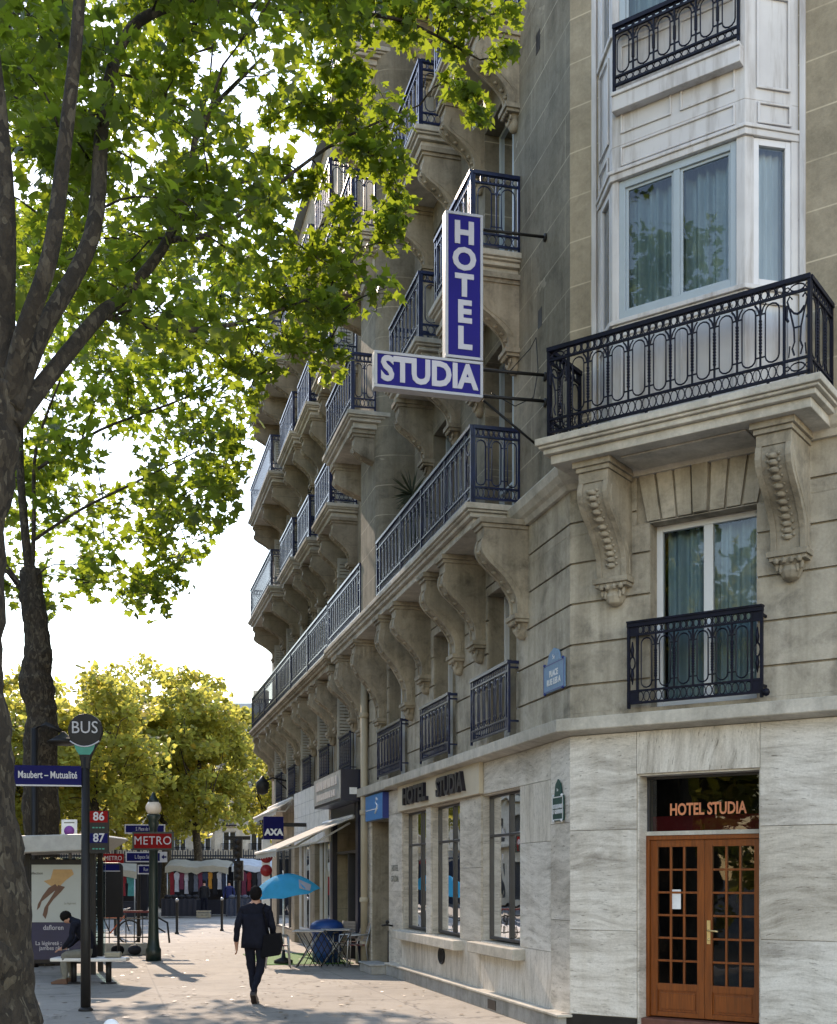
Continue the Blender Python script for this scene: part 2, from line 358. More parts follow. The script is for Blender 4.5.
class MB:
    def __init__(s): s.v = []; s.f = []; s.mi = []; s.sm = []; s.mats = []; s.cur = 0
    def use(s, mat):
        if mat not in s.mats: s.mats.append(mat)
        s.cur = s.mats.index(mat); return s
    def add(s, vs, fs, smooth=False):
        o = len(s.v); s.v.extend([tuple(v) for v in vs])
        for f in fs: s.f.append([i+o for i in f]); s.mi.append(s.cur); s.sm.append(smooth)
        return s
    def box(s, fr, a0, a1, b0, b1, c0, c1):
        vs = [fr(a, b, c) for c in (c0, c1) for b in (b0, b1) for a in (a0, a1)]
        return s.add(vs, [(0, 2, 3, 1), (4, 5, 7, 6), (0, 1, 5, 4), (2, 6, 7, 3), (0, 4, 6, 2), (1, 3, 7, 5)])
    def prism(s, fr, poly, b0, b1, axis='b'):
        # poly of (a, c) pairs, extruded along b
        n = len(poly)
        if axis == 'b': vs = [fr(a, b0, c) for a, c in poly] + [fr(a, b1, c) for a, c in poly]
        elif axis == 'a': vs = [fr(b0, a, c) for a, c in poly] + [fr(b1, a, c) for a, c in poly]
        else: vs = [fr(a, c, b0) for a, c in poly] + [fr(a, c, b1) for a, c in poly]
        return s.add(vs, [tuple(range(n))[::-1], tuple(range(n, 2*n))] + [(i, (i+1) % n, n+(i+1) % n, n+i) for i in range(n)])
    def tube(s, path, r, n=8, closed=False, smooth=True, cap=True):
        P = [Vector(p) for p in path]; m = len(P)
        rr = [r]*m if isinstance(r, (int, float)) else r
        vs = []; up = None
        for i in range(m):
            if closed: t = P[(i+1) % m] - P[i-1]
            else: t = P[min(i+1, m-1)] - P[max(i-1, 0)]
            if t.length < 1e-9: t = Vector((0, 0, 1))
            t.normalize()
            if up is None:
                up = Vector((0, 0, 1)) if abs(t.z) < .9 else Vector((1, 0, 0))
            x = up - t*up.dot(t)
            if x.length < 1e-6: x = t.orthogonal()
            x.normalize(); y = t.cross(x); up = x
            for k in range(n):
                a = 2*math.pi*(k+.5)/n
                vs.append(P[i] + (x*math.cos(a) + y*math.sin(a))*rr[i])
        fs = []
        for i in range(m if closed else m-1):
            j = (i+1) % m
            for k in range(n): fs.append((i*n+k, i*n+(k+1) % n, j*n+(k+1) % n, j*n+k))
        if not closed and cap: fs += [tuple(range(n))[::-1], tuple(range((m-1)*n, m*n))]
        return s.add(vs, fs, smooth)
    def lathe(s, prof, c, n=16, smooth=True, axis=None):
        c = Vector(c); vs = []; m = len(prof)
        M = Matrix.Identity(3) if axis is None else Vector((0, 0, 1)).rotation_difference(Vector(axis)).to_matrix()
        for r, z in prof:
            for k in range(n):
                a = 2*math.pi*k/n; vs.append(c + M @ Vector((r*math.cos(a), r*math.sin(a), z)))
        fs = [(i*n+k, i*n+(k+1) % n, (i+1)*n+(k+1) % n, (i+1)*n+k) for i in range(m-1) for k in range(n)]
        fs += [tuple(range(n))[::-1], tuple(range((m-1)*n, m*n))]
        return s.add(vs, fs, smooth)
    def ball(s, c, r, n=10, sq=(1, 1, 1)):
        c = Vector(c); h = max(4, n//2)
        vs = [c + Vector((0, 0, -r*sq[2]))]
        for i in range(1, h):
            ph = -math.pi/2 + math.pi*i/h
            for k in range(n):
                a = 2*math.pi*k/n
                vs.append(c + Vector((r*math.cos(ph)*math.cos(a)*sq[0], r*math.cos(ph)*math.sin(a)*sq[1], r*math.sin(ph)*sq[2])))
        vs.append(c + Vector((0, 0, r*sq[2]))); L = len(vs)-1
        fs = [(0, 1+(k+1) % n, 1+k) for k in range(n)]
        for i in range(h-2):
            for k in range(n): fs.append((1+i*n+k, 1+i*n+(k+1) % n, 1+(i+1)*n+(k+1) % n, 1+(i+1)*n+k))
        fs += [(L, 1+(h-2)*n+k, 1+(h-2)*n+(k+1) % n) for k in range(n)]
        return s.add(vs, fs, True)
    def sweep(s, path, normals, prof):
        # path: 2d corner points, normals: outward normal of each segment; prof: closed polygon of (p, z)
        m = len(path); n = len(prof); vs = []
        for i in range(m):
            if i == 0: d = normals[0]; k = 1
            elif i == m-1: d = normals[-1]; k = 1
            else:
                d = normals[i-1] + normals[i]; k = 2/d.length_squared*1.0; 
            for p, z in prof:
                q = Vector(path[i]) + d*(p*k if (0 < i < m-1) else p)
                vs.append((q.x, q.y, z))
        fs = [(i*n+k, i*n+(k+1) % n, (i+1)*n+(k+1) % n, (i+1)*n+k) for i in range(m-1) for k in range(n)]
        fs += [tuple(range(n)), tuple(range((m-1)*n, m*n))[::-1]]
        return s.add(vs, fs)
    def build(s, name, mat, parent=None, recalc=True, bevel=0):
        org = ORG.get(parent.name, Vector((0, 0, 0))) if parent else Vector((0, 0, 0))
        me = bpy.data.meshes.new(name)
        me.from_pydata([(v[0]-org.x, v[1]-org.y, v[2]-org.z) for v in s.v], [], s.f)
        mats = s.mats if s.mats else [mat]
        for mm in mats: me.materials.append(MATS[mm])
        me.polygons.foreach_set('material_index', s.mi); me.polygons.foreach_set('use_smooth', s.sm)
        if recalc:
            bm = bmesh.new(); bm.from_mesh(me); bmesh.ops.recalc_face_normals(bm, faces=bm.faces); bm.to_mesh(me); bm.free()
        me.update()
        o = bpy.data.objects.new(name, me); COL.objects.link(o)
        if bevel:
            bv = o.modifiers.new('bevel', 'BEVEL'); bv.width = bevel; bv.segments = 2; bv.limit_method = 'ANGLE'
        if parent: o.parent = parent; ORG[o.name] = org
        return o

def text(name, string, size, origin, xdir, normal, mat, parent, extrude=.004, align='CENTER', weight=0.0, sx=1.0, spacing=1.0):
    cu = bpy.data.curves.new(name, 'FONT'); cu.body = string; cu.size = size; cu.extrude = extrude
    cu.align_x = align; cu.align_y = 'CENTER'; cu.offset = weight; cu.space_character = spacing; cu.resolution_u = 3
    tmp = bpy.data.objects.new('tmp', cu); COL.objects.link(tmp)
    dg = bpy.context.evaluated_depsgraph_get(); dg.update()
    me = bpy.data.meshes.new_from_object(tmp.evaluated_get(dg))
    bpy.data.objects.remove(tmp); bpy.data.curves.remove(cu)
    x = Vector(xdir).normalized(); nrm = Vector(normal).normalized(); y = nrm.cross(x)
    M = Matrix(((x.x*sx, y.x, nrm.x), (x.y*sx, y.y, nrm.y), (x.z*sx, y.z, nrm.z))).to_4x4()
    org = ORG.get(parent.name, Vector((0, 0, 0)))
    M.translation = Vector(origin) - org
    me.transform(M); me.materials.clear(); me.materials.append(MATS[mat])
    me.name = name
    o = bpy.data.objects.new(name, me); COL.objects.link(o); o.parent = parent; ORG[o.name] = org
    return o
def copy_tree(o, parent=None, loc=None, label=None, group=None, rotz=None):
    c = o.copy(); COL.objects.link(c)
    if parent: c.parent = parent
    if loc is not None: c.location = loc
    if rotz is not None: c.rotation_euler.z = rotz
    if label: c['label'] = label
    if group: c['group'] = group
    for ch in list(o.children): copy_tree(ch, c)
    return c
V3 = lambda v2: Vector((v2.x, v2.y, 0))

# ------------------------------------------------------------------ ground
mb = MB(); mb.add([(-600, -200, -.13), (600, -200, -.13), (600, 900, -.13), (-600, 900, -.13)], [(0, 1, 2, 3)])
g = mb.build('ground', 'asphalt'); g['kind'] = 'structure'
def kerb_pt(y, off): # line parallel to the facade direction, off metres left of the corner line
    s = (y - CY)/D1.y
    return Vector((CX + D1.x*s - off, y))
mb = MB()
a, b_, c_, d_ = kerb_pt(-20, 9.6), kerb_pt(160, 9.6), Vector((60, 160)), Vector((60, -20))
mb.prism(lambda a, b, c: Vector((a, c, b)), [(a.x, a.y), (b_.x, b_.y), (60, 160), (60, -20)], -.125, .03)
o = mb.build('pavement', 'pavement'); o['kind'] = 'structure'
mb = MB()
mb.prism(lambda a, b, c: Vector((a, c, b)), [(a.x-.3, a.y), (b_.x-.3, b_.y), (b_.x-.004, b_.y), (a.x-.004, a.y)], -.125, .034)
o = mb.build('kerb', 'kerb_granite', bevel=.01); o['kind'] = 'structure'
mb = MB()
for k in range(14):
    y = 10+k*9
    p0, p1 = kerb_pt(y, 13.2), kerb_pt(y+4, 13.2)
    mb.add([(p0.x-.08, p0.y, -.126), (p0.x+.08, p0.y, -.126), (p1.x+.08, p1.y, -.126), (p1.x-.08, p1.y, -.126)], [(0, 1, 2, 3)])
o = mb.build('road_markings', 'plastic_white'); o['kind'] = 'structure'

# ------------------------------------------------------------------ facade building blocks
def wall_grid(mb, fr, a0, a1, z0, z1, p0, p1, openings):
    zs = sorted({z0, z1, *[z for o in openings for z in o[2:4] if z0 < z < z1]})
    for za, zb in zip(zs, zs[1:]):
        zm = (za+zb)/2
        cuts = sorted([(max(a0, o[0]), min(a1, o[1])) for o in openings if o[2] < zm < o[3] and o[1] > a0 and o[0] < a1])
        x = a0
        for c0, c1 in cuts:
            if c0 > x+1e-4: mb.box(fr, x, c0, p0, p1, za, zb)
            x = max(x, c1)
        if x < a1-1e-4: mb.box(fr, x, a1, p0, p1, za, zb)

def ellipse(fr, u, v, ru, rv, w=0, n=12):
    return [fr(u+ru*math.cos(2*math.pi*k/n), w, v+rv*math.sin(2*math.pi*k/n)) for k in range(n)]
def railing(mb, fr, u0, u1, z0, h=1.0, w=0.0, mod=.23, ends=True, fine=True):
    # fr(a, b, c): a along, b outward, c up ; all iron of one balustrade side
    W = abs(u1-u0); B = lambda a, b, c, d, hw: mb.box(fr, a, b, w-hw, w+hw, z0+c, z0+d)
    if u1 < u0: u0, u1 = u1, u0
    B(u0, u1, h-.045, h, .028); B(u0, u1, h*.845, h*.845+.022, .014)
    B(u0, u1, h*.19, h*.19+.022, .014); B(u0, u1, .045, .07, .016)
    e = .0
    mb_t = .0065
    for x in (u0+.015, u1-.015): B(x-.015, x+.015, 0, h-.045, .016)
    lo, hi = u0, u1
    if ends and 1.0 < W <= 2.0:
        e = .12
        for x in (u0+e, u1-e): B(x-.012, x+.012, .07, h-.045, .013)
        for c in (u0+e/2, u1-e/2):
            zc = z0+h*.53
            mb.tube(ellipse(fr, c, zc, .032, .07, w, 10), .010, 4, True, False)
            for sg in (-1, 1): mb.tube([fr(c, w, zc+sg*.07), fr(c, w, zc+sg*.14), fr(c, w, zc+sg*.24)], [.014, .022, .006], 5)
            for a, b in ((h*.845+.01, h-.03), (.06, h*.2)): B(c-.055, c+.055, a, b, .008)
        lo, hi = u0+e, u1-e
    if ends and W > 2.0:
        e = .26
        for x in (u0+e, u1-e): B(x-.012, x+.012, .07, h-.045, .013)
        for s0 in (u0, u1-e):
            c = s0+e/2
            zt, zb = z0+h*.845, z0+h*.19+.022
            # urn shaped ornament
            for sg in (-1, 1):
                mb.tube([fr(c+sg*.03, w, zb+.03), fr(c+sg*.05, w, zb+.10), fr(c+sg*.028, w, zb+.16), fr(c+sg*.035, w, zb+.3), fr(c+sg*.07, w, zt-.17), fr(c+sg*.10, w, zt-.06), fr(c+sg*.075, w, zt-.015), fr(c+sg*.05, w, zt-.05)], .010, 4, smooth=False)
                mb.tube([fr(c+sg*.085, w, zb+.02), fr(c+sg*.075, w, zb+.13)], .008, 4, smooth=False)
                mb.tube([fr(c+sg*.10, w, zt-.10), fr(c+sg*.108, w, zt-.22), fr(c+sg*.09, w, zt-.26)], .014, 4, smooth=False)
            mb.tube([fr(c-.07, w, zt-.14), fr(c-.035, w, zt-.19), fr(c, w, zt-.205), fr(c+.035, w, zt-.19), fr(c+.07, w, zt-.14)], .013, 4, smooth=False)
            mb.tube([fr(c-.03, w, zb+.3), fr(c+.03, w, zb+.3)], .009, 4, smooth=False)
            mb.tube(ellipse(fr, c, z0+h*.9, .07, .035, w), .008, 4, True, False)
            mb.tube(ellipse(fr, c, z0+h*.125, .07, .04, w), .008, 4, True, False)
            for sg in (-1, 1):
                mb.tube(ellipse(fr, c+sg*.1, z0+h*.9, .022, .022, w, 8), .007, 4, True, False)
                mb.tube(ellipse(fr, c+sg*.1, z0+h*.125, .022, .022, w, 8), .007, 4, True, False)
        lo, hi = u0+e, u1-e
    L = hi-lo; n = max(1, round(L/mod)); m = L/n
    zt, zb = z0+h*.845, z0+h*.19+.022
    for k in range(n):
        c = lo+(k+.5)*m
        hw = m*.29; r = hw
        pts = []
        for q in range(7):
            t = math.pi*q/6; pts.append(fr(c+hw*math.cos(t), w, zt-.03-r+r*math.sin(t)))
        for q in range(7):
            t = math.pi+math.pi*q/6; pts.append(fr(c+hw*math.cos(t), w, zb+.02+r+r*math.sin(t)))
        mb.tube(pts, .0085, 4, True, False)
        x = lo+k*m
        for xx in ([x] if k else []) :
            mb.box(fr, xx-.009, xx+.009, w-.009, w+.009, zb, zt)
            mb.box(fr, xx-m*.21, xx+m*.21, w-.006, w+.006, zb+.085, zb+.098)
            mb.box(fr, xx-m*.21, xx+m*.21, w-.006, w+.006, zt-.12, zt-.107)
            for sg in (-1, 1):
                mb.tube([fr(xx, w, zt-.14), fr(xx+sg*m*.12, w, zt-.05), fr(xx+sg*m*.24, w, zt-.012)], .010, 4, smooth=False)
            if fine:
                nb = 11
                for q in range(nb):
                    zc = zb+.14+(zt-zb-.32)*q/(nb-1)
                    mb.ball(fr(xx, w, zc), .019, 6)
        for q in (0, 1, 2):
            cc = x+(q+.5)*m/3
            mb.tube(ellipse(fr, cc, z0+(h*.845+.022+h-.045)/2, m*.125, (h*.155-.067)/2, w, 10), .0065, 4, True, False)
            mb.tube(ellipse(fr, cc, z0+(.07+h*.19)/2, m*.155, (h*.19-.07)/2, w, 10), .0065, 4, True, False)
            mb.box(fr, x+q*m/3-.006, x+q*m/3+.006, w-.006, w+.006, z0+h*.845+.022, z0+h-.045)

def corbel(mb, fr, a, wid, ztop, pmax, height, fine=True, wide_box=False):
    hb = .24
    mb.box(fr, a-wid/2-.05, a+wid/2+.05, -.02, pmax+.06, ztop-.07, ztop-.001)
    mb.box(fr, a-wid/2-.02, a+wid/2+.02, -.02, pmax+.03, ztop-.12, ztop-.071)
    mb.box(fr, a-wid/2, a+wid/2, -.02, pmax, ztop-hb, ztop-.121)
    zt = ztop-hb; H = height-hb-.3; pm = .13
    def P(u):
        q_ = min(1, max(0, (u-.06)/.80)); k = q_*q_*(3-2*q_)
        return pm + (pmax-.015-pm)*(1-k) + .05*math.sin(math.pi*min(1, u*2.2))*(1 if u < .4545 else 0)
    n = 14
    def body(w0, w1, dp):
        poly = [(-.02, zt)] + [(P(i/n)+dp, zt-H*i/n) for i in range(n+1)] + [(-.02, zt-H)]
        mb.prism(fr, poly, w0, w1, 'a')
    body(a-wid/2, a+wid/2, 0)
    rim = wid*.16
    body(a-wid/2-.004, a-wid/2+rim, .022); body(a+wid/2-rim, a+wid/2+.004, .022)
    # recessed side panels read as raised mouldings
    for sg in (-1, 1):
        x = a+sg*(wid/2+.004)
        mb.tube([fr(x, P(i/n)-.07, zt-.03-(H-.06)*i/n) for i in range(n+1)], .012, 4, smooth=False)
    for i in range(1, 13 if fine else 7):
        u = .06+.86*i/(13 if fine else 7); q = P(u)
        s_ = wid*.15
        mb.ball(fr(a, q+.004, zt-H*u), s_, 8, (1.15, .8, .62))
        for sg in (-1, 1): mb.ball(fr(a+sg*wid*.16, q+.010, zt-H*u+.018), s_*.36, 6)
    zb = zt-H
    mb.box(fr, a-wid/2-.035, a+wid/2+.035, -.02, pm+.07, zb-.06, zb+.0)
    mb.box(fr, a-wid/2-.012, a+wid/2+.012, -.02, pm+.045, zb-.10, zb-.061)
    mb.lathe([(.03, -.30), (wid*.24, -.27), (wid*.34, -.2), (wid*.28, -.15), (wid*.40, -.10)], fr(a, .04, zb), 10)
    for k in range(7):
        q_ = (k-3)/3; x = a+q_*wid*.36
        mb.ball(fr(x, .11, zb-.20+.05*q_*q_), wid*.075, 6, (1, 1, 2.0))
    for k in range(4): mb.ball(fr(a+(k-1.5)*wid*.22, pm+.03, zb-.10), wid*.10, 6)

def window(fr, a0, a1, z0, z1, p, parent, fmat, gmat='window_glass', cmat='curtain_teal', mull=(.5,), trans=(), fw=.055, curt=True, inner=True):
    w = MB()
    w.box(fr, a0, a0+fw, p-.04, p+.03, z0, z1); w.box(fr, a1-fw, a1, p-.04, p+.03, z0, z1)
    w.box(fr, a0+fw, a1-fw, p-.04, p+.03, z1-fw, z1); w.box(fr, a0+fw, a1-fw, p-.04, p+.03, z0, z0+fw*1.3)
    for q in mull:
        c = a0+(a1-a0)*q; w.box(fr, c-fw*.75, c+fw*.75, p-.038, p+.034, z0+fw*1.3, z1-fw)
    for q in trans:
        c = z0+(z1-z0)*q; w.box(fr, a0+fw, a1-fw, p-.034, p+.028, c-.02, c+.02)
    o = w.build('window', fmat, parent, bevel=.006)
    # panes between mullions
    xs = [a0+fw]+[a0+(a1-a0)*q for q in mull]+[a1-fw]
    for x0, x1 in zip(xs, xs[1:]):
        g_ = MB(); g_.add([fr(x0, p-.003, z0+fw), fr(x1, p-.003, z0+fw), fr(x1, p-.003, z1-fw), fr(x0, p-.003, z1-fw)], [(0, 1, 2, 3)])
        g_.build('pane', gmat, o, recalc=False)
    if curt:
        c_ = MB(); n = max(16, int((a1-a0)/.018)); vs = []; ph = rnd.random()*6
        for i in range(n+1):
            x = a0+.03+(a1-a0-.06)*i/n
            d = p-.17+.04*math.sin(i*.9+ph+.7*math.sin(i*.31))+.015*math.sin(i*.37+ph)
            for z in (z0+.03, z1-.03): vs.append(fr(x, d, z))
        fs = [(2*i, 2*i+2, 2*i+3, 2*i+1) for i in range(n)]
        c_.add(vs, fs, True); c_.build('curtain', cmat, o, recalc=False)
    return o

# ------------------------------------------------------------------ the hotel
hotel = thing('hotel_building', 'grey stone corner hotel with black iron balconies and travertine ground floor', 'building', FB(1.6, -4, 0))
SA = 11.45
ZT = 20.0
opA = [(1.75, 3.44, .95, 3.05), (4.51, 6.21, .92, 3.05), (6.53, 8.24, .92, 3.05), (9.3, 10.9, .03, 3.0),
       (1.9, 3.15, 3.75, 5.85), (4.75, 6.05, 3.75, 5.85), (7.85, 9.35, 3.75, 5.85)]
for zl in (6.72, 10.02, 13.22, 16.42):
    opA += [(2.0, 3.25, zl, zl+2.45), (4.75, 6.05, zl, zl+2.45)]
opB = [(.84, 2.256, .03, 3.02), (1.0, 2.22, 3.76, 5.82), (.45, 2.6, 6.9, 19.0)]
mb = MB()
wall_grid(mb, FA, .0, SA, 0, 3.66, -.45, -.03, opA)
wall_grid(mb, FB, .0, TB, 0, 3.66, -.45, -.03, opB)
wall_grid(mb, FC, .0, 9, 0, 3.66, -.45, -.03, [])
mb.build('ground_floor_wall', 'limestone', hotel)
mb = MB()
wall_grid(mb, FA, .0, SA, 3.66, 6.5, -.45, -.03, opA)
wall_grid(mb, FB, .0, TB, 3.66, 6.5, -.45, -.03, opB)
wall_grid(mb, FC, .0, 9, 3.66, 6.5, -.45, -.03, [])
mb.use('limestone')
# rusticated courses of the first floor
courses = [3.66, 4.085, 4.56, 5.035, 5.505, 5.98, 6.42]
vous = (.84, 2.36, 5.83, 6.40)
mb.use('limestone_courses')
for za, zb in zip(courses, courses[1:]):
    wall_grid(mb, FA, 0, SA, za+.012, zb-.012, -.03, 0, opA[4:7])
    wall_grid(mb, FB, 0, TB, za+.012, zb-.012, -.03, 0, [opB[1], vous])
    wall_grid(mb, FC, 0, 9, za+.012, zb-.012, -.03, 0, [])
# voussoirs over the front window
n = 7; c0 = 1.6
for k in range(n):
    x0, x1 = .96+(1.28)*k/n, .96+1.28*(k+1)/n
    t0, t1 = c0+(x0-c0)*1.18, c0+(x1-c0)*1.18
    pr = .012 if k != 3 else .045
    mb.prism(FB, [(x0+.014, 5.84), (x1-.014, 5.84), (t1-.014, 6.41), (t0+.014, 6.41)], -.03, pr)
mb.build('first_floor_wall', 'limestone', hotel, bevel=.006)
mb = MB()
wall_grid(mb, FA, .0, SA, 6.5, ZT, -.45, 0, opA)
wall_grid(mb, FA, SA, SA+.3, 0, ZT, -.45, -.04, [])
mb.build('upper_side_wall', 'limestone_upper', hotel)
mb = MB()
wall_grid(mb, FB, .0, TB, 6.5, ZT, -.45, 0, opB)
wall_grid(mb, FC, .0, 9, 6.5, ZT, -.45, 0, [(1.2, 2.4, 6.9, 9.2), (4.2, 5.4, 6.9, 9.2)])
mb.build('upper_front_wall', 'limestone_front', hotel)
for u0 in (1.2, 4.2): window(FC, u0, u0+1.2, 6.9, 9.2, -.2, hotel, 'frame_white')
# rear walls, floors and roof close the volume
mb = MB(); bk = [FA(SA, -.45, 0), FA(SA, -9, 0), FC(9, -9, 0), FC(9, -.45, 0)]
for p, q in zip(bk, bk[1:]):
    mb.add([(p.x, p.y, 0), (q.x, q.y, 0), (q.x, q.y, ZT), (p.x, p.y, ZT)], [(0, 1, 2, 3)])
mb.build('rear_wall', 'limestone', hotel, recalc=False)
mb = MB()
ring = [FA(SA, -.2, 0), FA(0, -.2, 0), FB(TB, -.2, 0), FC(9, -.2, 0), FC(9, -9, 0), FA(SA, -9, 0)]
for z in (3.4, 6.4, 9.8, 13.0, 16.2):
    mb.prism(FW, [], 0, 0) if False else None
    k = len(ring)
    mb.add([(p.x, p.y, z) for p in ring]+[(p.x, p.y, z+.15) for p in ring], [tuple(range(k)), tuple(range(k, 2*k))]+[(i, (i+1) % k, k+(i+1) % k, k+i) for i in range(k)])
mb.build('floor', 'dark_room', hotel)
mb = MB()
ring = [FA(SA, .1, 0), FA(0, .1, 0), FB(TB, .1, 0), FC(9, .1, 0), FC(9, -9, 0), FA(SA, -9, 0)]
rin = [FA(SA, -1.4, 0), FA(.6, -1.4, 0), FB(TB-.6, -1.6, 0), FC(9, -1.4, 0), FC(9, -8, 0), FA(SA, -8, 0)]
k = 6
mb.add([(p.x, p.y, ZT) for p in ring]+[(p.x, p.y, ZT+3) for p in rin], [tuple(range(k)), tuple(range(k, 2*k))]+[(i, (i+1) % k, k+(i+1) % k, k+i) for i in range(k)])
roof = mb.build('roof', 'zinc', hotel)
# interior partition so that windows look into dim rooms
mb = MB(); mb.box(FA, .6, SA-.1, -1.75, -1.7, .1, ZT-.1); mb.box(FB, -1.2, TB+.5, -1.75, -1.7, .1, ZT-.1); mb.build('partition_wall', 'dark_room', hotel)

PATH = [tuple(FA(SA, 0, 0)[:2]), (CX, CY), tuple(CB), tuple(FC(9, 0, 0)[:2])]
NRM = [N1, N2, N3]
# cornice over the ground floor
mb = MB()
PATHC = [tuple(FA(8.85, 0, 0)[:2])] + PATH[1:]
mb.sweep(PATHC, NRM, [(-.03, 3.50), (.185, 3.535), (.20, 3.545), (.20, 3.685), (-.03, 3.70)])
mb.box(FA, 8.86, SA, -.03, .185, 3.53, 3.70)
mb.build('ground_floor_cornice', 'pale_trim', hotel, bevel=.006)
# string course under the second floor
mb = MB()
mb.sweep(PATH, NRM, [(-.03, 6.36), (.05, 6.36), (.08, 6.42), (.12, 6.45), (.17, 6.52), (.19, 6.62), (.16, 6.66), (-.03, 6.70)])
mb.build('string_course', 'pale_trim', hotel)

# travertine cladding
clad = MB(); 
def panel(fr, a0, a1, z0, z1, vert=False, p1=0.0):
    clad.use('travertine_vertical' if vert else 'travertine')
    clad.box(fr, a0+.0032, a1-.0032, -.028, p1, z0+.0032, z1-.0032)
for a0, a1, z0, z1, v in [
    (0, .62, .25, 1.35, 0), (0, .62, 1.35, 2.5, 0), (0, .62, 2.5, 3.5, 0),
    (.62, 1.75, .95, 2.3, 0), (.62, 1.75, 2.3, 3.05, 1), (.62, 1.75, .25, .95, 1), (1.75, 3.44, .25, .95, 1), (.62, 3.3, 3.05, 3.5, 0),
    (3.44, 4.51, .92, 2.0, 0), (3.44, 4.51, 2.0, 3.05, 0), (3.44, 4.51, .25, .92, 1), (4.51, 6.21, .25, .92, 1), (6.21, 8.24, .25, .92, 1),
    (6.21, 6.53, .92, 3.05, 0), (8.24, 9.3, .05, 1.6, 0), (8.24, 9.3, 1.6, 3.05, 0), (3.3, 9.3, 3.05, 3.5, 0), (9.3, 11.45, 3.0, 3.5, 0), (10.9, 11.45, .05, 3.0, 0)]:
    panel(FA, a0, a1, z0, z1, v)
for a0, a1, z0, z1, v in [(0, .84, .27, 1.25, 0), (0, .84, 1.25, 2.4, 0), (0, .84, 2.4, 3.5, 0), (.84, 2.256, 3.02, 3.5, 1),
    (2.256, TB, .05, 1.2, 0), (2.256, TB, 1.2, 2.4, 0), (2.256, TB, 2.4, 3.5, 0)]:
    panel(FB, a0, a1, z0, z1, v)
for k in range(6):
    for z0, z1 in ((.1, 1.2), (1.2, 2.4), (2.4, 3.5)): panel(FC, k*1.5, k*1.5+1.5, z0, z1)
# reveals of the shop windows and door
clad.use('travertine')
def reveal(fr, o, d):
    a0, a1, z0, z1 = o
    clad.box(fr, a0-.0005, a0+.02, -d, -.030, z0, z1); clad.box(fr, a1-.02, a1+.0005, -d, -.030, z0, z1)
    clad.box(fr, a0+.02, a1-.02, -d, -.030, z1-.02, z1+.0005)
for o in opA[:3]: reveal(FA, o, .32)
reveal(FB, opB[0], .27)
clad.build('travertine_cladding', 'travertine', hotel)
# plinth
mb = MB()
mb.prism(FA, [(0.0, .03), (0.0, .23), (8.9, .23), (8.9, .03)], -.03, .15)
mb.build('plinth', 'plinth_stone', hotel, bevel=.01)
mb = MB(); mb.box(FA, -.06, 8.92, -.03, .175, .231, .262); mb.build('plinth_cap', 'pale_trim', hotel, bevel=.006)
mb = MB(); mb.box(FB, -.1, .84, -.02, .035, .03, .265); mb.box(FB, 2.256, TB, -.02, .035, .03, .052); mb.build('front_plinth', 'gunmetal', hotel)
mb = MB(); mb.box(FB, .845, 2.25, -.4, .12, .03, .15); mb.box(FB, .845, 2.25, -.4, -.08, .15, .27); mb.build('doorstep', 'tile_red', hotel, bevel=.01)
mb = MB(); mb.box(FA, 2.3, 2.65, .146, .156, .06, .19); mb.build('vent', 'black_paint', hotel)
# oval vent
mb = MB(); mb.use('black_paint')
pts = [(5.52+.17*math.cos(k*math.pi/12), .60+.13*math.sin(k*math.pi/12)) for k in range(24)]
mb.prism(FA, pts, -.001, .012)
mb.tube([FA(a, .015, z) for a, z in pts], .014, 6, True)
for k in range(5): mb.box(FA, 5.36+k*.07, 5.385+k*.07, .012, .02, .5, .7)
mb.build('vent', 'black_paint', hotel)
# sills
for a0, a1, z in ((1.55, 3.6, .92), (4.3, 8.35, .89)):
    mb = MB(); mb.box(FA, a0, a1, -.28, .17, z-.14, z+.012); mb.build('sill', 'pale_trim', hotel, bevel=.012)
# shop windows
for (a0, a1, z0, z1) in opA[:3]:
    window(FA, a0+.02, a1-.02, z0+.02, z1-.02, -.15, hotel, 'dark_frame', 'dark_glass', mull=(.45,), trans=(.72,), fw=.035, curt=False)
# first floor windows of the side
for (a0, a1, z0, z1) in opA[4:7]:
    window(FA, a0, a1, z0, z1, -.28, hotel, 'frame_white')
for (a0, a1, z0, z1) in opA[7:]:
    window(FA, a0, a1, z0, z1, -.24, hotel, 'blue_grey_frame', trans=(.25,))
window(FB, opB[1][0], opB[1][1], opB[1][2], opB[1][3], -.22, hotel, 'frame_white', fw=.07)
for o_ in opA[4:7]:
    r0 = o_[0]-.1; r1 = o_[1]+.35
    mb = MB(); railing(mb, FA, r0, r1, 3.76, .95, .13, ends=True, fine=False)
    for x in (r0+.015, r1-.015): 
        for z in (3.9, 4.6): mb.box(FA, x-.012, x+.012, -.02, .12, z, z+.024)
    for x in (r0, r1):
        mb.box(FA, x-.012, x+.012, .0, .14, 4.66, 4.70)
    mb.build('window_railing', 'iron_sky_lit', hotel)
mb = MB(); railing(mb, FB, .80, 2.34, 3.74, .95, .15)
for x in (.82, 2.32): 
    for z in (3.86, 4.6): mb.box(FB, x-.012, x+.012, -.02, .14, z, z+.024)
mb.ball(FB(2.37, .15, 3.79), .045, 8); mb.box(FB, .80, 2.34, .10, .19, 4.69, 4.71)
mb.build('window_railing', 'iron', hotel)

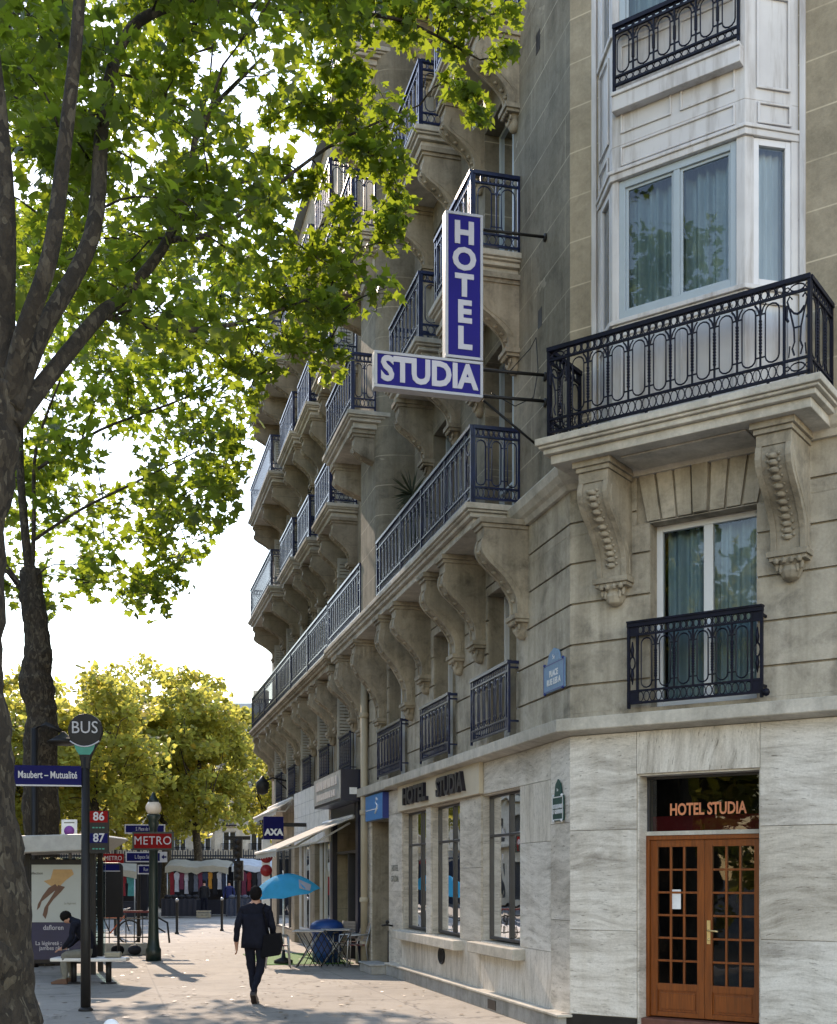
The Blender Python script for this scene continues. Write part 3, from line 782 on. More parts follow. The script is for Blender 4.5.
# ---- entrance door
dp = -.25
dz0, dz1 = .275, 2.33
mb = MB(); mb.box(FB, .86, .90, dp-.05, dp+.04, dz0, dz1); mb.box(FB, 2.196, 2.236, dp-.05, dp+.04, dz0, dz1); mb.box(FB, .90, 2.196, dp-.05, dp+.04, dz1-.05, dz1)
door = mb.build('entrance_door', 'varnished_wood', hotel, bevel=.004)
for x0, x1 in ((.902, 1.546), (1.550, 2.194)):
    lf = MB(); sw = .085
    lf.box(FB, x0, x0+sw, dp-.045, dp+.012, dz0+.01, dz1-.052); lf.box(FB, x1-sw, x1, dp-.045, dp+.012, dz0+.01, dz1-.052)
    gz0, gz1 = .66, 2.20
    lf.box(FB, x0+sw, x1-sw, dp-.045, dp+.010, gz1, dz1-.052); lf.box(FB, x0+sw, x1-sw, dp-.045, dp+.010, dz0+.01, .34)
    lf.box(FB, x0+sw, x1-sw, dp-.045, dp+.010, .58, gz0); lf.box(FB, x0+sw, x1-sw, dp-.04, dp-.012, .34, .58)
    lf.box(FB, x0+sw+.03, x1-sw-.03, dp-.04, dp+.002, .37, .55)
    W = x1-x0-2*sw
    for k in (1, 2): lf.box(FB, x0+sw+W*k/3-.012, x0+sw+W*k/3+.012, dp-.03, dp+.006, gz0, gz1)
    for k in range(1, 6):
        z = gz0+(gz1-gz0)*k/6; lf.box(FB, x0+sw, x1-sw, dp-.028, dp+.003, z-.012, z+.012)
    lf.build('door_leaf', 'varnished_wood', door, bevel=.003)
    g_ = MB(); g_.add([FB(x0+sw, dp-.015, gz0), FB(x1-sw, dp-.015, gz0), FB(x1-sw, dp-.015, gz1), FB(x0+sw, dp-.015, gz1)], [(0, 1, 2, 3)])
    g_.build('pane', 'dark_glass', door, recalc=False)
hd = MB(); hd.box(FB, 1.578, 1.618, dp+.012, dp+.022, 1.12, 1.38)
hd.tube([FB(1.6, dp+.02, 1.27), FB(1.6, dp+.06, 1.27), FB(1.69, dp+.065, 1.265), FB(1.72, dp+.06, 1.26)], .011, 8)
hd.ball(FB(1.598, dp+.022, 1.17), .014, 8)
hd.build('handle', 'brass', door)
for z in (.5, 1.5, 2.1):
    pass
nt_ = MB(); nt_.box(FB, 1.145, 1.26, dp-.012, dp-.008, 1.50, 1.72); nt_.build('notice', 'paper', door)
# transom light
mb = MB(); mb.box(FB, .86, 2.236, dp-.05, dp+.05, 2.332, 2.378); 
tl = mb.build('transom_bar', 'pale_trim', hotel)
mb = MB(); mb.box(FB, .86, .885, dp-.05, dp+.01, 2.378, 3.0); mb.box(FB, 2.21, 2.236, dp-.05, dp+.01, 2.378, 3.0); mb.box(FB, .885, 2.21, dp-.05, dp+.01, 2.97, 3.0)
tw = mb.build('transom_window', 'dark_frame', hotel)
mb = MB(); mb.add([FB(.885, dp-.02, 2.378), FB(2.21, dp-.02, 2.378), FB(2.21, dp-.02, 2.97), FB(.885, dp-.02, 2.97)], [(0, 1, 2, 3)])
mb.build('pane', 'dark_glass', tw, recalc=False)
text('lettering', 'HOTEL STUDIA', .185, FB(1.57, dp-.012, 2.615), V3(E2), V3(N2), 'copper_letter', tw, .003, weight=.005, sx=.70)
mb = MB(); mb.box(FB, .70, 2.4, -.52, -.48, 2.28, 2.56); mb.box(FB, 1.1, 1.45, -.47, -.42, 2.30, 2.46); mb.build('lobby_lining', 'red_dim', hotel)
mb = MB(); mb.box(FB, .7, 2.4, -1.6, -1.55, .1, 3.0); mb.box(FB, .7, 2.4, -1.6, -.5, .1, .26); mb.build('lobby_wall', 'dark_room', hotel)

# ---- front balcony
bal = MB(); prof = [(-.02, 6.43), (.70, 6.45), (.72, 6.50), (.80, 6.53), (.84, 6.60), (.88, 6.62), (.88, 6.695), (-.02, 6.705)]
pb = [tuple(FB(.10, 0, 0)[:2]), tuple(FB(3.10, 0, 0)[:2])]
def slab_profile(mb, fr, a0, a1, z, P, th=.27):
    # mould a slab with three finished edges
    steps = [(0, .0, .10), (.05, .10, .15), (.10, .15, .20), (.13, .20, th)]
    mb.box(fr, a0+.13, a1-.13, -.02, P-.13, z-th, z-th+.10)
    mb.box(fr, a0+.07, a1-.07, -.02, P-.07, z-th+.1005, z-th+.16)
    mb.box(fr, a0+.03, a1-.03, -.02, P-.03, z-th+.1605, z-.078)
    mb.box(fr, a0, a1, -.02, P, z-.0775, z)
slab_profile(bal, FB, .02, 3.15, 6.70, .88)
# soffit coffer strips
bal.box(FB, .9, 2.3, .05, .55, 6.41, 6.4295)
front_bal = bal.build('balcony', 'pale_trim', hotel, bevel=.012)
mb = MB(); rp = .76
railing(mb, FB, .12, 3.02, 6.72, 1.0, rp)
def FBside(a0):
    return lambda a, b, c: FB(a0+b, a, c)
railing(mb, FBside(.135), .0, rp-.02, 6.72, 1.0, 0, ends=False); railing(mb, FBside(3.005), .0, rp-.02, 6.72, 1.0, 0, ends=False)
for x in (.6, 1.3, 2.0, 2.6): mb.box(FB, x-.012, x+.012, rp-.012, rp+.012, 6.69, 6.78)
mb.build('railing', 'iron', front_bal)
for a in (.60, 2.60):
    mb = MB(); corbel(mb, FB, a, .36, 6.435, .60, 1.5); mb.build('corbel', 'limestone', front_bal, bevel=.004)

# ---- oriel bay on the front
def bay_level(mb, z0, z1, grow=0.0, mat='bay_paint'):
    g_ = grow
    pts = [(.35-g_, -.02), (.755-g_*.42, .45+g_), (2.254+g_*.42, .45+g_), (2.678+g_, -.02)]
    vs = [FB(a, p, z) for z in (z0, z1) for a, p in pts]
    mb.use(mat).add(vs, [(0, 1, 2, 3), (4, 5, 6, 7)]+[(i, (i+1) % 4, 4+(i+1) % 4, 4+i) for i in range(4)])
def lerp(a, b, t): return a+(b-a)*t
def FBL(a, b, c):  # left splay: a 0..1 along
    q0, q1 = FB(.35, 0, 0), FB(.755, .45, 0); d = (q1-q0); n = Vector((d.y, -d.x, 0)).normalized()
    if n.dot(V3(N2)) < 0: n = -n
    v = q0+d*a+n*b; return Vector((v.x, v.y, c))
def FBR(a, b, c):
    q0, q1 = FB(2.254, .45, 0), FB(2.678, 0, 0); d = (q1-q0); n = Vector((d.y, -d.x, 0)).normalized()
    if n.dot(V3(N2)) < 0: n = -n
    v = q0+d*a+n*b; return Vector((v.x, v.y, c))
bays = MB()
def bay_storey(zs, bayobj_mb):
    # zs = floor of storey; lower panel, window band, frieze, upper panel
    bay_level(bayobj_mb, zs+.0, zs+1.20); bay_level(bayobj_mb, zs+1.2005, zs+1.25, .03)
    # corner posts beside the windows
    for fr, a0, a1 in ((FB, .755, .83), (FB, 2.16, 2.254)):
        bayobj_mb.box(fr, a0, a1, .28, .45, zs+1.2505, zs+2.78)
    for fr in (FBL, FBR):
        bayobj_mb.box(fr, .0, .16, -.10, 0, zs+1.2505, zs+2.78); bayobj_mb.box(fr, .84, 1.0, -.10, 0, zs+1.2505, zs+2.78)
    bay_level(bayobj_mb, zs+2.7805, zs+2.85, .03); bay_level(bayobj_mb, zs+2.8505, zs+2.89, .05)
    bay_level(bayobj_mb, zs+2.8905, zs+3.16); 
    # frieze panel mouldings
    for fr, a0, a1 in ((FB, .86, 2.15), (FBR, .22, .84), (FBL, .16, .78)):
        off = .45 if fr is FB else 0
        for z in (zs+2.92, zs+3.12): bayobj_mb.box(fr, a0, a1, off, off+.018, z, z+.025)
        wd = .022 if fr is FB else .05
        for a in (a0, a1-wd): bayobj_mb.box(fr, a, a+wd, off, off+.0175, zs+2.94, zs+3.13)
    # lower panel mouldings
    for fr, a0, a1 in ((FBR, .2, .82), (FBL, .18, .8), (FB, .86, 1.45), (FB, 1.55, 2.15)):
        off = .45 if fr is FB else 0
        wd = .022 if fr is FB else .05
        for z in (zs+.12, zs+1.06): bayobj_mb.box(fr, a0, a1, off, off+.018, z, z+.025)
        for a in (a0, a1-wd): bayobj_mb.box(fr, a, a+wd, off, off+.0175, zs+.14, zs+1.07)
bay_storey(6.71, bays); bay_storey(9.87, bays); bay_storey(13.03, bays)
bay_level(bays, 16.19, 16.5, .06); bay_level(bays, 16.5005, 17.4)
bays.use('bay_paint'); bays.box(FB, .80, 2.24, .45, .56, 10.20, 10.36); bays.box(FB, .80, 2.24, .45, .58, 10.3605, 10.40)
# right pilaster strip meeting the stone
bays.box(FB, 2.679, 2.74, -.01, .03, 6.71, 17.4); bays.box(FB, .29, .349, -.01, .03, 6.71, 17.4)
bay = bays.build('bay_window', 'bay_paint', hotel, bevel=.006)
for zs in (6.71, 9.87, 13.03):
    z0, z1 = zs+1.255, zs+2.775
    f = MB(); P = .40
    def bar(fr, a0, a1, za, zb, p0, p1): f.box(fr, a0, a1, p0, p1, za, zb)
    bar(FB, .83, .90, z0, z1, P-.06, P+.03); bar(FB, 2.09, 2.16, z0, z1, P-.06, P+.03)
    bar(FB, .90, 2.09, z1-.08, z1, P-.06, P+.03); bar(FB, .90, 2.09, z0, z0+.09, P-.06, P+.03)
    bar(FB, 1.46, 1.53, z0+.09, z1-.08, P-.05, P+.025)
    for x0, x1 in ((.90, 1.46), (1.53, 2.09)):
        bar(FB, x0, x0+.03, z0+.09, z1-.08, P-.04, P+.005); bar(FB, x1-.03, x1, z0+.09, z1-.08, P-.04, P+.005)
        bar(FB, x0, x1, z1-.11, z1-.08, P-.04, P+.004); bar(FB, x0, x1, z0+.09, z0+.12, P-.04, P+.004)
    f.build('window_frame', 'blue_grey_frame', bay, bevel=.004)
    for x0, x1 in ((.90, 1.46), (1.53, 2.09)):
        g_ = MB(); g_.add([FB(x0, P-.01, z0+.09), FB(x1, P-.01, z0+.09), FB(x1, P-.01, z1-.08), FB(x0, P-.01, z1-.08)], [(0, 1, 2, 3)]); g_.build('pane', 'window_glass', bay, recalc=False)
    for fr in (FBL, FBR):
        f = MB()
        for a0, a1 in ((.16, .26), (.74, .84)): f.box(fr, a0, a1, -.08, -.01, z0, z1)
        f.box(fr, .26, .74, -.08, -.01, z1-.07, z1); f.box(fr, .26, .74, -.08, -.01, z0, z0+.07)
        f.build('window_frame', 'white_paint', bay, bevel=.004)
        g_ = MB(); g_.add([fr(.26, -.04, z0), fr(.74, -.04, z0), fr(.74, -.04, z1), fr(.26, -.04, z1)], [(0, 1, 2, 3)]); g_.build('pane', 'window_glass', bay, recalc=False)
        c_ = MB(); vs = []
        for i in range(25):
            for z in (z0, z1): vs.append(fr(.2+.6*i/24, -.16+.02*math.sin(i*1.3), z))
        c_.add(vs, [(2*i, 2*i+2, 2*i+3, 2*i+1) for i in range(24)], True); c_.build('curtain', 'curtain_white', bay, recalc=False)
    c_ = MB(); vs = []; n = 90
    for i in range(n+1):
        x = .86+1.27*i/n
        d = .22+.045*math.sin(i*.8+.9*math.sin(i*.29))+.02*math.sin(i*.33)
        if abs(x-1.0) < .1 : d -= .0
        for z in (z0, z1): vs.append(FB(x, d, z))
    c_.add(vs, [(2*i, 2*i+2, 2*i+3, 2*i+1) for i in range(n)], True); c_.build('curtain', 'curtain_teal', bay, recalc=False)
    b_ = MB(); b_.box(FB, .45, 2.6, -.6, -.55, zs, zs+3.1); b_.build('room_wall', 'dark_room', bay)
mb = MB(); railing(mb, FB, .82, 2.24, 10.41, .72, .56, ends=False)
mb.build('window_railing', 'iron', bay)

# ---- side balconies
def side_balcony(a0, a1, z, P, zlab=None, fine=False, corbels=(), rp=None, ends=(True, True), off=0.0, ch=1.25, cp=None, mat='iron_sky_lit', h=1.0, cmat='limestone'):
    mb = MB(); slab_profile(mb, FA, a0-.06, a1+.06, z, P+.09)
    b = mb.build('balcony', 'pale_trim' if P < 2 else 'limestone', hotel_or, bevel=.01)
    mb = MB(); railing(mb, FA, a0, a1, z+.02, h, P, fine=fine)
    for flag, x in zip(ends, (a0+.015, a1-.015)):
        if flag: railing(mb, (lambda x: (lambda a, b, c: FA(x+b, a, c)))(x), off, P-.02, z+.02, h, 0, ends=False, mod=.26, fine=fine)
    mb.build('railing', mat, b)
    for a in corbels:
        w = .24
        mb = MB(); corbel(mb, FA, a, w, z-.27, (cp or P)-.08, ch, fine=False); mb.build('corbel', cmat, b)
    return b
hotel_or = hotel
# second floor: long balcony, railing interrupted by the bowed pier
mb = MB(); slab_profile(mb, FA, 1.69, 12.2, 6.70, .75)
b2 = mb.build('balcony', 'pale_trim', hotel, bevel=.01)
mb = MB(); railing(mb, FA, 1.75, 7.38, 6.72, 1.0, .66, fine=False); railing(mb, lambda a, b, c: FA(1.765+b, a, c), 0, .64, 6.72, 1.0, 0, ends=False, fine=False)
for q in (3.0, 4.3, 5.6): mb.box(FA, q-.015, q+.015, .62, .68, 6.70, 7.7)
mb.build('railing', 'iron_sky_lit', b2)
mb = MB(); railing(mb, FA, 8.78, 12.1, 6.72, 1.0, .66, fine=False); railing(mb, lambda a, b, c: FA(8.795+b, a, c), 0, .64, 6.72, 1.0, 0, ends=False, fine=False)
mb.build('railing', 'iron_sky_lit', b2)
for a in (1.58, 3.38, 4.42, 6.38):
    mb = MB(); corbel(mb, FA, a, .30, 6.43, .60, 1.5, fine=False); mb.build('corbel', 'limestone', b2, bevel=.003)
for a in (7.45, 9.65, 11.35):
    mb = MB(); corbel(mb, FA, a, .34, 6.43, .62, 1.8, fine=False)
    if a > 7.5:
        for k in range(6): mb.box(FA, a-.18, a-.165, .06+k*.09, .10+k*.09, 6.08, 6.30)
    mb.build('corbel', 'limestone', b2, bevel=.003)
# bowed pier
mb = MB(); pts = [(7.92, -.05)] + [(7.45+.47*math.cos(t*math.pi/16), .66*math.sin(t*math.pi/16)) for t in range(1, 8)] + [(7.45, .66), (8.74, .66), (8.74, -.05)]
pts = [(7.30+.0, -.05)] + [(7.55-.25*math.cos(t*math.pi/16), .66*math.sin(t*math.pi/16)) for t in range(0, 9)] + [(8.74, .66), (8.74, -.05)]
mb.prism(FA, pts, 6.705, ZT, 'c')
mb.build('bowed_pier', 'limestone_upper', hotel)
mb = MB(); mb.prism(FA, [(7.55, .661), (7.55, .70), (8.6, .70), (8.6, .661)], 12.6, 12.75, 'c'); mb.build('pier_moulding', 'pale_trim', hotel)
for z in (10.0, 13.2, 16.4):
    side_balcony(1.75, 3.53, z, .66, corbels=(1.9, 3.4))
    side_balcony(4.42, 6.37, z, .66, corbels=(4.6, 6.2))
    side_balcony(7.42, 9.85, z, 1.1, off=.67, corbels=(7.7, 9.5))
# louvred dark opening holes on the flat wall
mb = MB(); mb.box(FA, .93, 1.07, -.01, .004, 8.72, 8.95); mb.box(FA, 1.0, 1.14, -.01, .004, 12.2, 12.45); mb.build('vent', 'black_paint', hotel)
# downpipe between the two facades
mb = MB(); mb.tube([FA(11.1, .10, .04), FA(11.1, .10, 6.40)], .075, 12)
for z in (.5, 1.4, 3.2, 5.2): mb.lathe([(.09, -.05), (.095, -.03), (.095, .03), (.09, .05)], FA(11.1, .10, z), 12)
mb.tube([FA(11.1, .10, 6.7), FA(11.1, .10, 19.5)], .07, 10); mb.build('downpipe', 'pipe_paint', hotel)
# side entrance recess
mb = MB(); mb.box(FA, 9.3, 10.9, -.95, -.9, .03, 3.0); mb.build('side_door', 'pipe_paint', hotel)
mb = MB(); mb.box(FA, 9.32, 9.5, -.6, -.2, 1.25, 1.62); mb.build('letter_box', 'black_paint', hotel)
mb = MB(); mb.box(FA, 8.95, 10.0, .06, .42, .03, .19); mb.box(FA, 8.92, 10.02, .03, .45, .19, .22); mb.build('side_step', 'plinth_stone', hotel, bevel=.01)
mb = MB(); mb.tube([FA(8.9, .02, .95), FA(8.9, .14, .97), FA(9.0, .2, .95)], .02, 6); mb.ball(FA(8.9, .12, 1.02), .04, 8); mb.tube([FA(9.1, .06, .85), FA(9.1, .06, .2)], .012, 6); mb.build('standpipe', 'gunmetal', hotel)
text('lettering', 'HOTEL', .17, FA(8.78, .004, 2.03), V3(-D1), V3(N1), 'grey_cloth', hotel, .003)
text('lettering', 'STUDIA', .17, FA(8.78, .004, 1.83), V3(-D1), V3(N1), 'grey_cloth', hotel, .003)
# far side of the pavement strip under hotel: fascia letters
fas = thing('hotel_fascia', 'cream fascia board with dark raised HOTEL STUDIA letters over ground floor windows', 'sign', FA(5.8, 0, 3.05))
mb = MB(); mb.box(FA, 3.32, 8.3, .002, .07, 3.06, 3.53); mb.build('fascia_board', 'fascia_cream', fas, bevel=.006)
text('lettering', 'HOTEL', .40, FA(6.92, .10, 3.28), V3(-D1), V3(N1), 'letter_dark', fas, .03, weight=.014, sx=1.28)
text('lettering', 'STUDIA', .40, FA(4.72, .10, 3.28), V3(-D1), V3(N1), 'letter_dark', fas, .03, weight=.014, sx=1.08)
# blue side-entrance sign
bs = thing('entrance_sign', 'bright blue box sign over the side entrance beside the downpipe', 'sign', FA(10.1, 0, 3.0))
mb = MB(); mb.use('sky_blue_sign').box(FA, 9.33, 10.88, .004, .12, 3.0, 3.5); mb.use('deep_blue').box(FA, 9.30, 9.3295, -.25, .12, 3.0, 3.5); mb.build('sign_box', 'sky_blue_sign', bs)
mb = MB(); mb.box(FA, 9.75, 10.8, .121, .127, 3.2, 3.215); mb.tube([FA(9.75, .125, 3.38), FA(9.85, .125, 3.42), FA(9.9, .125, 3.33), FA(9.75, .125, 3.27), FA(9.85, .125, 3.17), FA(9.95, .125, 3.12)], .016, 5); mb.build('emblem', 'paper', bs)

# ------------------------------------------------------------------ projecting hotel sign
hs = thing('hotel_sign', 'tall blue and white illuminated box sign reading HOTEL STUDIA projecting over pavement', 'sign', FA(.7, .9, 7.6))
S0 = .70
def FS(p, d, z): return FA(S0+d, p, z)
def sign_box(p0, p1, z0, z1, name):
    mb = MB()
    mb.use('sign_side').box(FS, p0, p1, .012, .14, z0, z1)
    mb.use('sign_blue').box(FS, p0+.035, p1-.035, .006, .0115, z0+.035, z1-.035)
    mb.use('sign_white')
    mb.box(FS, p0, p1, -.002, .0118, z0, z0+.034); mb.box(FS, p0, p1, -.002, .0118, z1-.034, z1)
    mb.box(FS, p0, p0+.034, -.002, .0118, z0+.034, z1-.034); mb.box(FS, p1-.034, p1, -.002, .0118, z0+.034, z1-.034)
    return mb.build(name, 'sign_side', hs, bevel=.004)
upright = sign_box(.84, 1.31, 8.085, 9.84, 'upright_box'); base = sign_box(.84, 2.18, 7.64, 8.07, 'base_box')
for k, ch in enumerate('HOTEL'):
    text('letter', ch, .36, FS(1.075, .002, 9.585-.316*k), V3(-N1), V3(-D1), 'sign_letter', hs, .004, weight=.016, sx=1.0)
text('letter', 'STUDIA', .40, FS(1.51, .002, 7.855), V3(-N1), V3(-D1), 'sign_letter', hs, .004, weight=.016, sx=.86, spacing=1.0)
mb = MB()
for z in (7.70, 8.02):
    mb = MB() if z > 8 else mb
    mb.tube([FS(.84, .1, z), FS(-.02, .1, z+.02)], .02, 8); mb.lathe([(.055, 0), (.055, .02), (.03, .03)], FS(.0, .1, z), 10, axis=V3(N1)); mb.build('bracket', 'gunmetal', hs)
mb = MB(); mb.tube([FS(.84, .1, 9.72), FS(-.02, .1, 9.74)], .018, 8); mb.lathe([(.05, 0), (.05, .02), (.03, .03)], FS(.0, .1, 9.735), 10, axis=V3(N1)); mb.build('bracket', 'gunmetal', hs)
mb = MB(); mb.tube([FS(.80, .12, 7.66), FS(-.0, .12, 7.10)], .015, 6)
mb.build('bracket', 'gunmetal', hs)
mb = MB(); mb.tube([FS(.5, .1, 8.0), FS(.2, .1, 8.35), FS(.12, .12, 8.5), FS(.10, .1, 8.1), FS(.16, .1, 7.75), FS(.4, .1, 7.62), FS(.7, .1, 7.75)], .006, 5); mb.build('cable', 'black_paint', hs)

# street name plaques
pl = thing('street_plaque', 'pale blue enamel street name plaque with pointed top on the first floor stone', 'street sign', FA(.86, .0, 4.05))
def plaque(root, s0, s1, z0, z1, hz, mat, l1, l2, sz):
    mb = MB(); mb.box(FA, s0, s1, .012, .03, z0, z1); c = (s0+s1)/2; w = (s1-s0)*.32
    mb.prism(FA, [(c-w, z1+.0005), (c+w, z1+.0005), (c+w*.7, z1+hz*.7), (c, z1+hz), (c-w*.7, z1+hz*.7)], .012, .03); mb.build('plate', mat, root, bevel=.004)
    mb = MB()
    for a0, a1, b0, b1 in ((s0+.01, s1-.01, z0+.01, z0+.022), (s0+.01, s1-.01, z1-.022, z1-.01), (s0+.01, s0+.022, z0+.022, z1-.022), (s1-.022, s1-.01, z0+.022, z1-.022)):
        mb.box(FA, a0, a1, .0305, .034, b0, b1)
    for a, z in ((s0+.05, z0+.0), (s1-.05, z0), (s0+.04, z1), (s1-.04, z1)): mb.ball(FA(a, .03, z), .02, 6)
    mb.build('border', 'plaque_white' if mat == 'plaque_green' else 'deep_blue', root)
    text('lettering', l1+'\n'+l2, sz, FA(c, .0325, (z0+z1)/2-.01), V3(-D1), V3(N1), 'plaque_white', root, .002, weight=.004)
    text('lettering', '5e', sz*.8, FA(c, .0325, z1+hz*.35), V3(-D1), V3(N1), 'plaque_white', root, .002)
plaque(pl, .10, .80, 4.10, 4.45, .17, 'plaque_blue', 'PLACE', 'RUE LES A', .10)
for o in pl.children:
    if o.name.startswith('plate'): pass
pl2 = thing('street_plaque', 'small green street name plaque with arched top near the travertine corner', 'street sign', FA(.3, 0, 2.5))
plaque(pl2, .14, .50, 2.53, 2.83, .20, 'plaque_green', 'BOULEVARD', 'ST GERMAIN', .062)

# ------------------------------------------------------------------ neighbouring building with shops
nb = thing('apartment_building', 'stone apartment building with long iron balconies and shops below, beyond the hotel', 'building', FA(18, -4, 0))
hotel_or = nb
SB0, SB1 = 11.75, 26.3
wins = [12.55, 15.2, 17.85, 20.5, 23.1]
opn = [(12.0, 14.7, .05, 3.2), (15.0, 17.2, .4, 3.0), (17.9, 20.6, .4, 3.0), (21.2, 25.2, .3, 3.0)]
for x in wins: opn += [(x, x+1.25, 4.15, 6.2)]
for zl in (6.72, 10.02, 13.22, 16.42):
    for x in wins: opn += [(x, x+1.25, zl, zl+2.45)]
mb = MB(); wall_grid(mb, FA, SB0, SB1, 0, ZT, -.45, -.02, opn)
mb.build('wall', 'neighbour_stone', nb)
mb = MB()
q = [FA(SB1, -.02, 0), FA(SB1+1.2, -1.0, 0), FA(SB1+1.4, -9, 0), FA(SB0, -9, 0)]
for p, r_ in zip(q, q[1:]): mb.add([(p.x, p.y, 0), (r_.x, r_.y, 0), (r_.x, r_.y, ZT), (p.x, p.y, ZT)], [(0, 1, 2, 3)])
mb.build('rear_wall', 'neighbour_stone', nb, recalc=False)
mb = MB(); ring = [FA(SB0, .2, 0), FA(SB1, .2, 0), FA(SB1+1.4, -1, 0), FA(SB1+1.4, -9, 0), FA(SB0, -9, 0)]
rin = [FA(SB0, -1.4, 0), FA(SB1-.5, -1.4, 0), FA(SB1, -2, 0), FA(SB1, -8, 0), FA(SB0, -8, 0)]; k = 5
mb.add([(p.x, p.y, ZT) for p in ring]+[(p.x, p.y, ZT+3) for p in rin], [tuple(range(k)), tuple(range(k, 2*k))]+[(i, (i+1) % k, k+(i+1) % k, k+i) for i in range(k)])
mb.build('roof', 'zinc', nb)
mb = MB(); mb.box(FA, SB0, SB1, -1.75, -1.7, .1, ZT-.1); 
mb.build('partition_wall', 'dark_room', nb)
mb = MB()
for z in (3.5, 6.45, 9.8, 13.0, 16.2): mb.box(FA, SB0, SB1, -8.5, -.3, z, z+.12)
mb.build('floor', 'dark_room', nb)
for o_ in opn[4:]:
    w = window(FA, o_[0], o_[1], o_[2], o_[3], -.26, nb, 'frame_white', curt=(o_[2] < 7))
    sh = MB()
    # louvred shutter folded back against the far reveal
    a = o_[1]-.02; z0, z1 = o_[2]+.05, o_[3]-.05
    sh.box(FA, a-.035, a-.001, -.20, .16, z0, z0+.08); sh.box(FA, a-.035, a-.001, -.20, .16, z1-.08, z1)
    sh.box(FA, a-.035, a-.001, -.20, -.15, z0+.08, z1-.08); sh.box(FA, a-.035, a-.001, .11, .16, z0+.08, z1-.08)
    nl = int((z1-z0)/.075)
    for k in range(1, nl-1): sh.box(FA, a-.033, a-.006, -.15, .11, z0+.04+k*.075, z0+.04+k*.075+.05)
    sh.build('shutter', 'shutter_paint', w)
for x in wins:
    mb = MB(); railing(mb, FA, x-.08, x+1.33, 4.15, .9, .12, ends=False, fine=False)
    for xx in (x-.06, x+1.31):
        for z in (4.25, 5.0): mb.box(FA, xx-.012, xx+.012, -.02, .12, z, z+.024)
    mb.build('window_railing', 'iron_sky_lit', nb)
mb = MB(); slab_profile(mb, FA, 12.22, 26.2, 6.62, .75)
b3 = mb.build('balcony', 'limestone', nb, bevel=.01)
mb = MB(); railing(mb, FA, 12.2, 26.05, 6.64, 1.05, .66, fine=False, mod=.26)
for q_ in (14.8, 17.5, 20.2, 22.8):
    mb.box(FA, q_-.09, q_+.09, .64, .68, 6.9, 7.1); mb.box(FA, q_-.02, q_+.02, .63, .69, 6.66, 7.6)
railing(mb, lambda a, b, c: FA(26.03+b, a, c), 0, .64, 6.64, 1.05, 0, ends=False, fine=False)
mb.build('railing', 'iron_sky_lit', b3)
for x in wins:
    for a in (x-.22, x+1.47):
        mb = MB(); corbel(mb, FA, a, .28, 6.34, .60, 1.35, fine=False); mb.build('corbel', 'limestone', b3)
mb = MB(); corbel(mb, FA, 25.8, .28, 6.34, .60, 1.35, fine=False); mb.build('corbel', 'limestone', b3)
for z in (10.0, 13.2, 16.4):
    side_balcony(12.3, 14.1, z-.1, .6, corbels=(12.5, 13.9), cmat='neighbour_stone')
    side_balcony(15.0, 16.7, z-.1, .6, corbels=(15.2, 16.5), cmat='neighbour_stone')
    side_balcony(17.2, 19.4, z, .66, corbels=(17.5, 19.1), cmat='neighbour_stone')
    side_balcony(20.3, 25.2, z, .80, corbels=(20.6, 22.6, 24.8), cmat='neighbour_stone', mat='iron_sky_lit')
# plants and pots on the far balconies
def pot(s, p, z, label):
    t = thing('flower_pot', label, 'flower pot', FA(s, p, z), 'flower pots on the balconies')
    mb = MB(); mb.lathe([(.09, 0), (.14, .26), (.16, .26), (.16, .31), (.13, .31), (.13, .27)], FA(s, p, z), 12); mb.build('pot', 'terracotta', t)
    mb = MB()
    for k in range(60):
        a = rnd.random()*6.28; r = rnd.random()*.2; c = FA(s, p, z+.34+rnd.random()*.25) + Vector((math.cos(a)*r, math.sin(a)*r, 0))
        d = Vector((rnd.uniform(-1, 1), rnd.uniform(-1, 1), rnd.uniform(-.4, 1))).normalized()*.09; e = d.orthogonal().normalized()*.035
        mb.add([c-d, c+e, c+d, c-e], [(0, 1, 2, 3)])
    mb.build('foliage', 'plant_dark', t, recalc=False)
pot(15.9, .35, 13.13-.2, 'terracotta flower pot on an upper balcony under the yellow leaves')
pot(22.0, .45, 13.2, 'terracotta flower pot behind the rail of the far corner balcony')
t = thing('potted_palm', 'dark spiky potted palm on the long second floor balcony', 'plant', FA(6.3, .3, 6.71))
mb = MB(); mb.lathe([(.12, 0), (.17, .3), (.15, .3)], FA(6.3, .3, 6.71), 12); mb.build('pot', 'terracotta', t)
mb = MB()
for cz, rr in ((1.55, .42), (1.15, .38)):
    c = FA(6.3 - (1.55-cz)*.9, .3, 6.71+cz); mb.tube([FA(6.3, .3, 7.0), c], .025, 6)
    for k in range(60):
        d = Vector((rnd.uniform(-1, 1), rnd.uniform(-1, 1), rnd.uniform(-.7, 1))).normalized()*rr
        e = d.cross(Vector((rnd.random(), rnd.random(), .3))).normalized()*.016; mid = c+d*.5
        mb.add([c+e*.5, mid+e, c+d, mid-e, c-e*.5], [(0, 1, 2, 3, 4)])
mb.build('foliage', 'plant_dark', t, recalc=False)

